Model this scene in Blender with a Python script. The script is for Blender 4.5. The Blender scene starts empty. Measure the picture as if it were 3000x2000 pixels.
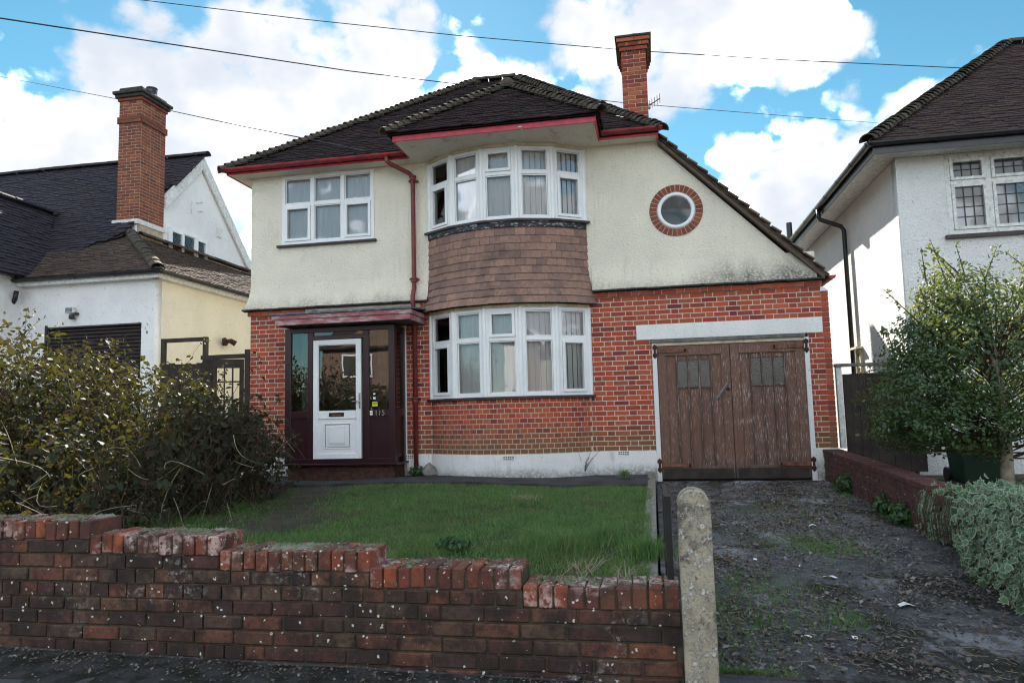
import bpy, bmesh, math, random
import numpy as np
from mathutils import Vector, Matrix
R = math.radians
random.seed(7); rng = np.random.default_rng(7)
scn = bpy.context.scene
COL = scn.collection

# ------------------------------------------------------------------ camera
YAW, PITCH, ROLL = R(10.84), R(5.70), R(-1.45)
FPX, CAM = 2130.0, Vector((0.0, -11.10, 1.043))          # focal length in pixels of a 3000 px wide picture
fw = Vector((-math.sin(YAW)*math.cos(PITCH), math.cos(YAW)*math.cos(PITCH), math.sin(PITCH)))
rt0 = Vector((math.cos(YAW), math.sin(YAW), 0)); up0 = rt0.cross(fw)
rt = rt0*math.cos(ROLL) + up0*math.sin(ROLL); up = -rt0*math.sin(ROLL) + up0*math.cos(ROLL)
cd = bpy.data.cameras.new('camera'); cam = bpy.data.objects.new('camera', cd); COL.objects.link(cam)
cam.matrix_world = Matrix(((rt.x, up.x, -fw.x, CAM.x), (rt.y, up.y, -fw.y, CAM.y), (rt.z, up.z, -fw.z, CAM.z), (0, 0, 0, 1)))
cd.sensor_width = 36; cd.sensor_fit = 'HORIZONTAL'; cd.lens = FPX/3000*36; cd.clip_end = 2000; cd.clip_start = .05
scn.camera = cam
F2 = FPX*2352/3000
def ray(x, y): return fw + rt*((x-1176)/F2) - up*((y-784)/F2)      # x, y in a 2352 px wide copy of the photograph
def onY(x, y, Y): d = ray(x, y); return CAM + d*((Y-CAM.y)/d.y)
def onZ(x, y, Z): d = ray(x, y); return CAM + d*((Z-CAM.z)/d.z)
def onX(x, y, X): d = ray(x, y); return CAM + d*((X-CAM.x)/d.x)
def onplane(x, y, p, n): d = ray(x, y); return CAM + d*((Vector(p)-CAM).dot(n)/d.dot(n))
def depth(p): return (Vector(p)-CAM).dot(fw)

# ------------------------------------------------------------------ light
SUN_EL, SUN_AZ = R(32), R(20)                                       # behind the house, a little to its left
sdir = Vector((-math.sin(SUN_AZ)*math.cos(SUN_EL), math.cos(SUN_AZ)*math.cos(SUN_EL), math.sin(SUN_EL)))
sl = bpy.data.lights.new('sun', 'SUN'); so = bpy.data.objects.new('sun', sl); COL.objects.link(so)
sl.energy = 3.7; sl.angle = R(.53); sl.color = (1, .93, .82)
so.rotation_euler = sdir.to_track_quat('Z', 'Y').to_euler()
scn.view_settings.view_transform = 'Standard'; scn.view_settings.look = 'None'
scn.view_settings.exposure = 2.0; scn.view_settings.gamma = 1
cy = scn.cycles
cy.use_denoising = True; cy.denoiser = 'OPENIMAGEDENOISE'; cy.use_adaptive_sampling = True; cy.adaptive_threshold = .012
cy.pixel_filter_type = 'BLACKMAN_HARRIS'; cy.filter_width = 1.15
cy.sample_clamp_direct = .7; cy.sample_clamp_indirect = 4
cy.max_bounces = 6; cy.diffuse_bounces = 3; cy.glossy_bounces = 3; cy.transmission_bounces = 4; cy.transparent_max_bounces = 10; cy.caustics_reflective = False; cy.caustics_refractive = False
w = bpy.data.worlds.new('World'); scn.world = w; w.use_nodes = True

def build_sky():
    nt = w.node_tree; N = nt.nodes; L = nt.links; N.clear()
    def nd(t, **k):
        n = N.new(t)
        for a, b in k.items(): setattr(n, a, b)
        return n
    def math_(op, a, b=None, clamp=False):
        n = nd('ShaderNodeMath', operation=op, use_clamp=clamp)
        for i, s in enumerate((a, b)):
            if s is None: continue
            if isinstance(s, (int, float)): n.inputs[i].default_value = s
            else: L.new(s, n.inputs[i])
        return n.outputs[0]
    sky = nd('ShaderNodeTexSky', sky_type='NISHITA', sun_disc=False, sun_elevation=SUN_EL, sun_rotation=-SUN_AZ,
             altitude=50, air_density=1.0, dust_density=.05, ozone_density=3.0)
    tc = nd('ShaderNodeTexCoord'); D = tc.outputs['Generated']
    # cumulus: soft lobes (direction, radius) broken up by fractal noise; the noise alone makes the rest of the sky
    lobes = [(230,210,.10),(430,220,.135),(540,90,.085),(640,280,.23),(890,110,.13),(830,330,.26),(420,400,.24),(120,380,.12),(1060,290,.13),(1200,240,.07),
             (1440,100,.12),(1590,60,.16),(1740,80,.105),(1870,75,.065),(1600,140,.08),(1760,470,.11),(1880,390,.09),(1990,340,.07),(2030,490,.18)]
    field = None
    for x, y, r in lobes:
        d = ray(x, y).normalized()
        v = nd('ShaderNodeVectorMath', operation='DISTANCE'); L.new(D, v.inputs[0]); v.inputs[1].default_value = d
        m_ = nd('ShaderNodeMath', operation='MULTIPLY_ADD'); L.new(v.outputs['Value'], m_.inputs[0]); m_.inputs[1].default_value = -1/r; m_.inputs[2].default_value = 1
        field = m_.outputs[0] if field is None else math_('MAXIMUM', field, m_.outputs[0])
    # elsewhere: broad noise clouds of the same sort
    vd = nd('ShaderNodeVectorMath', operation='DISTANCE'); L.new(D, vd.inputs[0]); vd.inputs[1].default_value = ray(1176, 500).normalized()
    away = nd('ShaderNodeMapRange', interpolation_type='SMOOTHSTEP'); L.new(vd.outputs['Value'], away.inputs[0])
    away.inputs[1].default_value = .62; away.inputs[2].default_value = .95
    n0 = nd('ShaderNodeTexNoise'); L.new(D, n0.inputs['Vector']); n0.inputs['Scale'].default_value = 2.6; n0.inputs['Detail'].default_value = 2
    far = math_('SUBTRACT', math_('MULTIPLY', n0.outputs['Fac'], 3.2), 1.3)
    far = math_('MULTIPLY', math_('ADD', far, 1.0), away.outputs[0]); far = math_('SUBTRACT', far, 1.0)
    field = math_('MAXIMUM', field, far)
    st = nd('ShaderNodeVectorMath', operation='MULTIPLY'); L.new(D, st.inputs[0]); st.inputs[1].default_value = (1, 1, 1.25)
    n1 = nd('ShaderNodeTexNoise'); L.new(st.outputs[0], n1.inputs['Vector']); n1.inputs['Scale'].default_value = 9; n1.inputs['Detail'].default_value = 6
    n1.inputs['Roughness'].default_value = .58; n1.inputs['Distortion'].default_value = .25
    vo = nd('ShaderNodeTexVoronoi', feature='F1'); L.new(st.outputs[0], vo.inputs['Vector']); vo.inputs['Scale'].default_value = 17; vo.inputs['Detail'].default_value = 1
    rough = math_('SUBTRACT', math_('MULTIPLY', n1.outputs['Fac'], 1.5), math_('ADD', math_('MULTIPLY', vo.outputs['Distance'], .55), .42))
    dens = math_('ADD', math_('MULTIPLY', field, .95), math_('SUBTRACT', rough, .07))
    mask = nd('ShaderNodeMapRange', interpolation_type='SMOOTHSTEP'); L.new(dens, mask.inputs[0])
    mask.inputs[1].default_value = .02; mask.inputs[2].default_value = .36
    # light and shade inside the cloud: sampled a little towards the sun the cloud is thinner, so brighter
    of = nd('ShaderNodeVectorMath', operation='ADD'); L.new(st.outputs[0], of.inputs[0]); of.inputs[1].default_value = (-.015, 0, .03)
    n2 = nd('ShaderNodeTexNoise'); L.new(of.outputs[0], n2.inputs['Vector']); n2.inputs['Scale'].default_value = 6; n2.inputs['Detail'].default_value = 4
    n2.inputs['Roughness'].default_value = .55
    shade = nd('ShaderNodeMapRange', interpolation_type='SMOOTHSTEP'); L.new(math_('ADD', n2.outputs['Fac'], math_('MULTIPLY', dens, -.10)), shade.inputs[0])
    shade.inputs[1].default_value = .26; shade.inputs[2].default_value = .62
    s1 = math_('MULTIPLY', shade.outputs[0], 1.55, True); s2 = math_('MULTIPLY', math_('SUBTRACT', shade.outputs[0], .62), 2.6, True)
    c0 = nd('ShaderNodeMix', data_type='RGBA'); L.new(s1, c0.inputs[0]); c0.inputs[6].default_value = (1.95,2.1,2.35,1); c0.inputs[7].default_value = (2.75, 2.75, 2.78, 1)
    cc = nd('ShaderNodeMix', data_type='RGBA'); L.new(s2, cc.inputs[0]); L.new(c0.outputs[2], cc.inputs[6]); cc.inputs[7].default_value = (17.5,18.8,20.6,1)
    hs = nd('ShaderNodeHueSaturation'); L.new(sky.outputs[0], hs.inputs['Color']); hs.inputs['Saturation'].default_value = 1.12; hs.inputs['Hue'].default_value = .482
    sk = nd('ShaderNodeMix', data_type='RGBA', blend_type='MULTIPLY'); sk.inputs[0].default_value = 1; L.new(hs.outputs[0], sk.inputs[6]); sk.inputs[7].default_value = (.335,.395,.365,1)
    mx = nd('ShaderNodeMix', data_type='RGBA'); L.new(mask.outputs[0], mx.inputs[0]); L.new(sk.outputs[2], mx.inputs[6]); L.new(cc.outputs[2], mx.inputs[7])
    bg = nd('ShaderNodeBackground'); L.new(mx.outputs[2], bg.inputs[0]); bg.inputs[1].default_value = .1
    out = nd('ShaderNodeOutputWorld'); L.new(bg.outputs[0], out.inputs[0])
build_sky()
w.cycles.sampling_method = 'MANUAL'; w.cycles.sample_map_resolution = 512

# ------------------------------------------------------------------ materials
MAT = {}
class NT:
    def __init__(s, name):
        s.m = bpy.data.materials.new(name); s.m.use_nodes = True; s.t = s.m.node_tree; s.N = s.t.nodes; s.N.clear()
        s.out = s.N.new('ShaderNodeOutputMaterial'); MAT[name] = s.m; s._pos = None
    def n(s, t, **k):
        x = s.N.new(t)
        for a, b in k.items(): setattr(x, a, b)
        return x
    def set(s, sock, v):
        if hasattr(v, 'links') or hasattr(v, 'is_linked'): s.t.links.new(v, sock)
        elif isinstance(v, (tuple, list)) and len(v) == 3 and sock.type == 'RGBA': sock.default_value = (*v, 1)
        else: sock.default_value = v
    def pos(s):
        if s._pos is None: s._pos = s.n('ShaderNodeNewGeometry')
        return s._pos.outputs['Position']
    def mathn(s, op, a, b=0, clamp=False):
        x = s.n('ShaderNodeMath', operation=op, use_clamp=clamp); s.set(x.inputs[0], a); s.set(x.inputs[1], b); return x.outputs[0]
    def noise(s, scale, detail=4, rough=.55, vec=None, stretch=None, dist=0):
        v = vec or s.pos()
        if stretch:
            m = s.n('ShaderNodeVectorMath', operation='MULTIPLY'); s.set(m.inputs[0], v); m.inputs[1].default_value = stretch; v = m.outputs[0]
        x = s.n('ShaderNodeTexNoise'); s.set(x.inputs['Vector'], v); x.inputs['Scale'].default_value = scale
        x.inputs['Detail'].default_value = detail; x.inputs['Roughness'].default_value = rough; x.inputs['Distortion'].default_value = dist
        return x.outputs['Fac']
    def voro(s, scale, feature='F1', vec=None, out='Distance', rnd=1.0):
        x = s.n('ShaderNodeTexVoronoi', feature=feature); s.set(x.inputs['Vector'], vec or s.pos()); x.inputs['Scale'].default_value = scale
        x.inputs['Randomness'].default_value = rnd
        return x.outputs[out]
    def ramp(s, f, a, b, lo=0., hi=1.):
        x = s.n('ShaderNodeMapRange', interpolation_type='SMOOTHSTEP'); s.set(x.inputs[0], f)
        x.inputs[1].default_value = a; x.inputs[2].default_value = b; x.inputs[3].default_value = lo; x.inputs[4].default_value = hi
        return x.outputs[0]
    def mix(s, f, a, b, mode='MIX'):
        x = s.n('ShaderNodeMix', data_type='RGBA', blend_type=mode); s.set(x.inputs[0], f); s.set(x.inputs[6], a); s.set(x.inputs[7], b); return x.outputs[2]
    def colors(s, f, cols):
        x = s.n('ShaderNodeValToRGB'); s.set(x.inputs[0], f); e = x.color_ramp.elements
        while len(e) < len(cols): e.new(.5)
        for i, c in enumerate(cols): e[i].position = i/(len(cols)-1); e[i].color = (*c, 1)
        return x.outputs[0]
    def rnd(s):                                   # one value for each separate piece, whether its own object or an island of a joined mesh
        a = s.n('ShaderNodeObjectInfo').outputs['Random']; s.pos(); b = s._pos.outputs['Random Per Island']
        return s.mathn('FRACT', s.mathn('ADD', a, b), 0)
    def xyz(s, i):
        x = s.n('ShaderNodeSeparateXYZ'); s.set(x.inputs[0], s.pos()); return x.outputs[i]
    def bump(s, h, strength=.5, dist=.01, normal=None):
        x = s.n('ShaderNodeBump'); s.set(x.inputs['Height'], h); x.inputs['Strength'].default_value = strength; x.inputs['Distance'].default_value = dist
        if normal is not None: s.set(x.inputs['Normal'], normal)
        return x.outputs[0]
    def principled(s, col, rough=.8, normal=None, spec=.4, metal=0., link=True):
        x = s.n('ShaderNodeBsdfPrincipled'); s.set(x.inputs['Base Color'], col); s.set(x.inputs['Roughness'], rough)
        x.inputs['Specular IOR Level'].default_value = spec; s.set(x.inputs['Metallic'], metal)
        if normal is not None: s.set(x.inputs['Normal'], normal)
        if link: s.t.links.new(x.outputs[0], s.out.inputs[0])
        return x.outputs[0]

def plain(name, col, rough=.6, var=.25, scale=6, bump=.15, bscale=60, spec=.4, metal=0, dirt=None):
    t = NT(name); f = t.noise(scale, 5)
    c = t.mix(t.ramp(f, .3, .75), tuple(v*(1-var) for v in col), tuple(min(.9, v*(1+var*.5)) for v in col))
    if dirt: c = t.mix(t.ramp(t.noise(scale*1.7, 7, .65), .52, .72), c, dirt)
    t.principled(c, rough, t.bump(t.noise(bscale, 4), bump, .004), spec, metal)
    return MAT[name]

def brick_mat(name, cols, fine=.25, algae=None, lichen=0., dark=None, bloom=0., rough=.85):
    t = NT(name); c = t.colors(t.rnd(), cols)
    c = t.mix(t.mathn('MULTIPLY', t.ramp(t.noise(38, 6, .65), .35, .7), fine), c, tuple(v*.35 for v in cols[0]))
    if dark: c = t.mix(t.mathn('MULTIPLY', t.ramp(t.noise(6, 8, .75), .38, .60), dark[1]), c, dark[0])
    if algae:
        z = t.ramp(t.mathn('ADD', t.xyz(2), t.mathn('MULTIPLY', t.noise(2.2, 5, .6), .5)), algae[1], algae[0])
        c = t.mix(t.mathn('MULTIPLY', z, algae[3]), c, algae[2])
    if bloom: c = t.mix(t.mathn('MULTIPLY', t.mathn('MULTIPLY', t.ramp(t.noise(3.3, 4, .6), .52, .64), t.ramp(t.noise(34, 6, .7), .42, .56)), bloom), c, (.58,.44,.40))
    if lichen:
        wv = t.n('ShaderNodeVectorMath', operation='ADD'); wn_ = t.n('ShaderNodeTexNoise'); t.set(wn_.inputs['Vector'], t.pos()); wn_.inputs['Scale'].default_value = 70; wn_.inputs['Detail'].default_value = 3; t.set(wv.inputs[0], t.pos()); wm_ = t.n('ShaderNodeVectorMath', operation='SCALE'); t.set(wm_.inputs[0], wn_.outputs['Color']); wm_.inputs['Scale'].default_value = .022; t.set(wv.inputs[1], wm_.outputs[0])
        v = t.voro(52, vec=wv.outputs[0]); sel = t.voro(52, out='Color', vec=wv.outputs[0]); sp = t.n('ShaderNodeSeparateColor'); t.set(sp.inputs[0], sel)
        k = t.mathn('MULTIPLY', t.ramp(t.mathn('ADD', v, t.mathn('MULTIPLY', sp.outputs[1], .35)), .46, .34), t.mathn('GREATER_THAN', sp.outputs[0], 1-lichen*1.6))
        c = t.mix(k, c, (.62, .62, .56))
        k2 = t.mathn('MULTIPLY', t.ramp(t.noise(2.1, 3), .55, .68), t.ramp(t.noise(26, 6, .7), .52, .62))
        c = t.mix(t.mathn('MULTIPLY', k2, .7), c, (.36, .35, .31))
    h = t.mathn('ADD', t.noise(110, 5, .7), t.mathn('MULTIPLY', t.noise(26, 3), .8))
    t.principled(c, rough, t.bump(h, .55, .006), .25)
    return MAT[name]

brick_mat('house_brick', [(.235,.045,.042),(.46,.125,.065),(.20,.040,.042),(0.432,0.083,0.043),(0.519,0.105,0.052),(0.346,0.066,0.043),(0.548,0.127,0.057),(0.246,0.049,0.043),(0.476,0.088,0.043),(0.404,0.093,0.052)],
          .35, algae=(.62, 1.30, (.155,.105,.055), .82))
brick_mat('chimney_brick', [(0.324,0.078,0.044),(0.419,0.132,0.061),(0.203,0.042,0.033),(0.297,0.066,0.044),(0.162,0.036,0.031),(0.365,0.096,0.055)], .35)
brick_mat('left_chimney_brick', [(.34,.10,.05),(.25,.06,.04),(.40,.135,.07),(.17,.05,.04),(.33,.10,.055)], .5, dark=((.07,.04,.035), .5))
brick_mat('garden_brick', [(0.136,0.066,0.047),(0.078,0.041,0.039),(0.187,0.076,0.053),(0.109,0.076,0.056),(0.064,0.039,0.039),(0.148,0.098,0.066),(0.212,0.078,0.046)], .5, lichen=.06, dark=((.030,.022,.021), .92))
brick_mat('coping_brick', [(.40,.12,.05),(.16,.075,.055),(0.223,0.067,0.048),(0.156,0.053,0.048),(0.334,0.090,0.048),(0.122,0.057,0.052),(0.252,0.062,0.048),(0.425,0.118,0.059),(0.192,0.057,0.048)], .45, lichen=.10, dark=((.055,.036,.032), .8), bloom=.8)
brick_mat('low_wall_brick', [(0.102,0.039,0.039),(0.120,0.046,0.044),(0.084,0.035,0.037),(0.144,0.050,0.042)], .4, lichen=.02, dark=((.04,.025,.026), .6))
brick_mat('arch_brick', [(.26,.075,.05),(.20,.055,.045),(.30,.10,.06)], .35)

def mortar(name, col, var=.3):
    t = NT(name); c = t.mix(t.ramp(t.noise(9, 6, .65), .35, .7), col, tuple(v*(1-var) for v in col))
    t.principled(c, .95, t.bump(t.noise(160, 4, .7), .5, .004), .2)
mortar('mortar_pale', (.64, .54, .45)); mortar('mortar_grey', (.36, .31, .26)); mortar('mortar_dark', (.10, .085, .06), .5)
mortar('mortar_cream', (.50, .42, .32), .4)

def render_mat(name, col, coarse=34, strength=.95, stain=None, patch=None, dist=.02):
    t = NT(name)
    c = t.mix(t.ramp(t.noise(1.3, 5, .6), .35, .7), col, tuple(v*f for v, f in zip(col, (.90, .90, .92))))
    pits = t.ramp(t.noise(coarse*1.25, 4, .65, dist=.6), .40, .30)
    c = t.mix(t.mathn('MULTIPLY', pits, .75), c, tuple(v*.42 for v in col))
    for z0, z1, sc, cc, am, x0, x1 in (stain or []):
        k = t.ramp(t.mathn('ADD', t.xyz(2), t.mathn('MULTIPLY', t.mathn('SUBTRACT', t.noise(3.2, 7, .68, stretch=(1, 1, .6)), .5), sc)), z1, z0)
        if x0 is not None: k = t.mathn('MULTIPLY', k, t.ramp(t.mathn('ADD', t.xyz(0), t.noise(1.7, 4)), x0, x1))
        k = t.mathn('MULTIPLY', k, t.ramp(t.noise(30, 5, .7), .25, .6))
        c = t.mix(t.mathn('MULTIPLY', k, am), c, cc)
    if stain: c = t.mix(t.mathn('MULTIPLY', t.mathn('MULTIPLY', t.ramp(t.noise(5, 6, .7, stretch=(3.2, 1, .16)), .55, .72), t.ramp(t.noise(1.1, 3), .42, .6)), .5), c, tuple(v*.55 for v in col))
    if patch: c = t.mix(t.mathn('MULTIPLY', t.ramp(t.noise(2.6, 6, .6, stretch=(1.6, 1, .5)), .56, .72), patch[1]), c, patch[0])
    h = t.mathn('ADD', t.noise(coarse, 4, .6, dist=.5), t.mathn('MULTIPLY', t.noise(coarse*3.1, 3, .6), .4))
    t.principled(c, .92, t.bump(h, strength, dist), .2)
render_mat('cream_render', (.83, .775, .645), stain=[(2.86, 3.12, .5, (.20,.185,.13), .55, None, None), (2.86, 3.35, .55, (.085,.085,.08), .85, .9, 1.9)], patch=((.53,.51,.43), .5))
render_mat('soffit_render', (.84, .78, .65), 22, .35, patch=((.30,.25,.19), .6))
render_mat('white_render', (.82, .82, .81), 16, .28, patch=((.62,.61,.57), .4))
render_mat('cream_neighbour_render', (.84, .785, .65), 26, .25, patch=((.66,.58,.42), .3))
render_mat('pebbledash', (.83, .83, .82), 26, 1.0, patch=((.72,.71,.67), .25), dist=.03)
render_mat('plinth_render', (.80, .80, .79), 40, .45, stain=[(.10, .30, .35, (.12,.115,.10), .8, None, None)], patch=((.42,.42,.41), .55))
render_mat('lintel_render', (.82, .82, .79), 40, .55, patch=((.5,.5,.46), .4))

plain('upvc_white', (.80, .81, .82), .35, .06, 3, .03, 30, .5)
plain('white_paint_old', (.72, .72, .70), .55, .2, 14, .4, 90, .4, dirt=(.34,.32,.28))
plain('cream_trim', (.62, .55, .40), .6, .2, 6, .2, 60, dirt=(.36,.30,.2))
plain('red_fascia', (.52, .035, .065), .45, .25, 9, .25, 70, .5, dirt=(.16,.03,.035))
plain('red_pipe', (.20, .035, .035), .5, .3, 7, .35, 60, .4, dirt=(.17,.075,.045))
plain('red_gutter', (.34, .03, .04), .5, .45, 5, .5, 60, .4, dirt=(.07,.035,.03))
plain('maroon_frame', (.034, .010, .014), .32, .2, 3, .06, 40, .5)
plain('dark_sill', (.045, .032, .034), .5, .3, 8, .3, 60)
plain('black_plastic', (.014, .014, .018), .35, .3, 6, .15, 60, .5)
plain('black_iron', (.018, .019, .021), .5, .4, 12, .4, 90, .4)
plain('lead_grey', (.20, .21, .23), .5, .35, 9, .4, 60)
plain('soot_dark', (.05, .045, .043), .9, .4, 8, .5, 60)
plain('steel', (.62, .63, .65), .25, .08, 4, .02, 30, .5, .9)
plain('rust', (.21, .095, .062), .85, .5, 16, .6, 110, .3, dirt=(.055,.03,.026))
plain('rust_dark', (.075, .034, .026), .85, .5, 18, .6, 110, .3)
plain('clay_pot', (.22, .12, .095), .85, .3, 9, .3, 70)
plain('dark_fence', (.045, .032, .028), .85, .45, 6, .4, 70)
plain('green_bin', (.008, .032, .02), .4, .3, 4, .1, 40, .5)
plain('stone_rubble', (.22, .205, .18), .9, .4, 12, .7, 50)
plain('yellow_paper', (.62, .62, .02), .6, .1); plain('white_paper', (.8, .8, .8), .6, .05)
plain('brown_shutter', (.035, .024, .026), .45, .25, 3, .1, 40, .4)
plain('bark', (.30, .27, .21), .9, .4, 14, .8, 60); plain('twig', (.075, .052, .036), .9, .4, 20, .3, 90); plain('dry_stem', (.34, .29, .21), .9, .4, 20, .3, 90)
plain('cable_black', (.03, .03, .032), .6, .1); plain('aluminium', (.25, .26, .28), .4, .1, metal=.7)
plain('inner_dark', (.06, .055, .05), .9, .2); plain('inner_wall', (.35, .33, .30), .9, .1)
plain('paint_grey_wood', (.17, .16, .155), .9, .4, 11, .6, 70, dirt=(.05,.045,.04))

def tile_mat(name, cols, lich=None, moss=None, rough=.9):
    t = NT(name); c = t.colors(t.rnd(), cols)
    c = t.mix(t.mathn('MULTIPLY', t.ramp(t.noise(20, 6, .7), .4, .7), .5), c, tuple(v*.4 for v in cols[0]))
    if moss: c = t.mix(t.mathn('MULTIPLY', t.ramp(t.noise(2.2, 6, .7), .52, .7), .6), c, moss)
    if lich: c = t.mix(t.mathn('MULTIPLY', t.ramp(t.noise(34, 5, .75), .60, .68), .75), c, lich)
    t.principled(c, rough, t.bump(t.noise(70, 5, .7), .7, .008), .15)
tile_mat('roof_tile', [(0.049,0.029,0.026),(0.017,0.013,0.014),(0.028,0.018,0.020),(0.036,0.023,0.026),(0.022,0.014,0.018),(0.045,0.026,0.026),(0.029,0.020,0.023)], (.13,.13,.115), (.024,.027,.017))
tile_mat('hip_tile', [(0.081,0.067,0.052),(0.056,0.046,0.038),(0.105,0.087,0.067),(0.046,0.038,0.034)], (.34,.32,.26), (.08,.085,.05))
tile_mat('left_roof_tile', [(0.037,0.034,0.046),(0.045,0.038,0.050),(0.034,0.031,0.042),(0.053,0.040,0.046)], (.12,.12,.13), None, .75)
tile_mat('left_garage_tile', [(.085,.060,.052),(.105,.075,.06),(.07,.05,.046),(.12,.09,.075)], (.24,.22,.18), None, .95)
tile_mat('right_roof_tile', [(0.057,0.038,0.038),(0.070,0.047,0.044),(0.046,0.032,0.034),(0.079,0.055,0.047)], (.16,.15,.14), (.06,.045,.03))
tile_mat('hung_tile', [(0.294,0.182,0.145),(0.342,0.216,0.165),(0.253,0.162,0.138),(0.369,0.223,0.172),(0.274,0.176,0.145),(0.205,0.135,0.121),(0.321,0.202,0.158)], None, (.085,.068,.06))
tile_mat('verge_tile', [(0.180,0.138,0.105),(0.135,0.102,0.084),(0.240,0.189,0.140)], (.25,.23,.18), None)

def wood_garage():
    t = NT('garage_wood'); v = t.rnd()
    g = t.noise(9, 7, .65, stretch=(9, 9, .55), dist=.4)
    c = t.colors(g, [(.055,.028,.020),(.135,.070,.050),(.20,.112,.080),(.28,.17,.13)])
    c = t.mix(t.mathn('MULTIPLY', v, .35), c, (.11,.062,.052))
    worn = t.mathn('MULTIPLY', t.ramp(t.noise(26, 8, .75, stretch=(4, 4, .35)), .54, .63), t.ramp(t.noise(2.2, 5, .65), .38, .56))
    worn = t.mathn('MULTIPLY', worn, t.ramp(t.mathn('ADD', t.xyz(0), t.noise(3, 3)), .55, 1.9, .45, 1.0))
    c = t.mix(worn, c, (.55,.51,.49))
    low = t.ramp(t.mathn('ADD', t.xyz(2), t.mathn('MULTIPLY', t.noise(4, 5), .3)), .52, .22)
    c = t.mix(t.mathn('MULTIPLY', low, .8), c, (.05,.05,.04))
    t.principled(c, .8, t.bump(g, .6, .005), .3)
wood_garage()
def flaky(name, a, b, scale=12, amt=(.48, .56)):
    t = NT(name); f = t.noise(scale, 8, .7, stretch=(.6, 1, 1.6) if name != 'worn_strip' else (2.2, 2.2, .12))
    t.principled(t.mix(t.ramp(f, *amt), a, b), .75, t.bump(f, .6, .006), .3)
flaky('flaky_porch_board', (.30,.10,.115), (.50,.42,.41), 7, (.42, .70))
plain('far_brick', (.20,.13,.10), .9, .3, 8); flaky('worn_strip', (.085,.048,.038), (.42,.38,.36), 34, (.50, .68)); flaky('flaky_white_jamb', (.72,.72,.72), (.40,.38,.36), 16, (.60,.68))
flaky('flashing_paint', (.028,.028,.032), (.36,.38,.38), 22, (.55,.60)); flaky('felt_roof', (.10,.11,.13), (.26,.28,.30), 14, (.5,.65))

def concrete_post():
    t = NT('lichen_concrete'); c = t.mix(t.ramp(t.noise(11, 7, .65), .35, .68), (.52,.46,.35), (.36,.32,.255))
    c = t.mix(t.mathn('MULTIPLY', t.ramp(t.noise(4.5, 8, .7), .50, .60), .85), c, (.10,.095,.082))
    v = t.noise(34, 6, .75); k = t.ramp(v, .51, .57)
    k = t.mathn('MULTIPLY', k, t.ramp(t.noise(8, 5, .65), .40, .55)); c = t.mix(t.mathn('MULTIPLY', k, .85), c, (.78,.77,.72))
    c = t.mix(t.mathn('MULTIPLY', t.ramp(t.noise(55, 6, .8), .56, .62), .75), c, (.07,.066,.058))
    t.principled(c, .95, t.bump(t.mathn('ADD', t.noise(120, 5, .7), k), .9, .01), .2)
concrete_post()

def asphalt():
    t = NT('asphalt'); c = t.mix(t.ramp(t.noise(2.5, 6, .6), .35, .7), (.068,.070,.076), (.048,.049,.055))
    c = t.mix(t.ramp(t.noise(260, 2), .62, .72), c, (.16,.16,.16)); t.principled(c, .85, t.bump(t.noise(220, 3), .6, .004), .3)
    t = NT('drive_concrete'); c = t.mix(t.ramp(t.noise(3.3, 7, .65), .38, .66), (.115,.118,.13), (.055,.052,.054))
    c = t.mix(t.mathn('MULTIPLY', t.ramp(t.noise(1.25, 7, .62), .54, .64), .8), c, (.30,.305,.33))
    c = t.mix(t.mathn('MULTIPLY', t.ramp(t.noise(1.7, 6, .65, stretch=(1, .7, 1)), .52, .60), .9), c, (.023,.021,.012))
    c = t.mix(t.mathn('MULTIPLY', t.ramp(t.noise(46, 7, .8, stretch=(1, .6, 1)), .58, .66), t.ramp(t.noise(2.4, 5), .40, .58)), c, (.30,.29,.29))
    c = t.mix(t.mathn('MULTIPLY', t.ramp(t.noise(30, 7, .8), .56, .64), .8), c, (.018,.017,.016))
    t.principled(c, .85, t.bump(t.mathn('ADD', t.noise(60, 6, .75), t.mathn('MULTIPLY', t.noise(9, 5), 1.5)), .9, .02), .35)
    t = NT('soil'); c = t.mix(t.ramp(t.noise(4, 7, .7), .35, .65), (.085,.070,.050), (.040,.036,.028))
    c = t.mix(t.mathn('MULTIPLY', t.ramp(t.noise(2.0, 5), .45, .65), .4), c, (.04,.055,.022))
    t.principled(c, .95, t.bump(t.noise(45, 6, .75), .9, .02), .2)
    t = NT('path_tarmac'); c = t.mix(t.ramp(t.noise(3, 7, .65), .35, .68), (.060,.062,.066), (.030,.030,.030))
    c = t.mix(t.ramp(t.noise(90, 4, .8), .66, .74), c, (.2,.2,.2)); t.principled(c, .9, t.bump(t.noise(60, 6, .7), .7, .012), .25)
    t = NT('verge_dirt'); c = t.mix(t.ramp(t.noise(6, 7, .7), .40, .62), (.050,.050,.052), (.016,.017,.012))
    c = t.mix(t.ramp(t.noise(120, 4, .8), .66, .74), c, (.17,.16,.14)); t.principled(c, .95, t.bump(t.noise(50, 6, .75), .9, .015), .2)
    t = NT('moss_stuff'); c = t.mix(t.ramp(t.noise(60, 4, .7), .35, .65), (.20,.205,.13), (.085,.09,.05))
    c = t.mix(t.ramp(t.noise(7, 4), .5, .65), c, (.26,.26,.22)); t.principled(c, .95, t.bump(t.noise(120, 4), .8, .006), .1)
asphalt()

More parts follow.
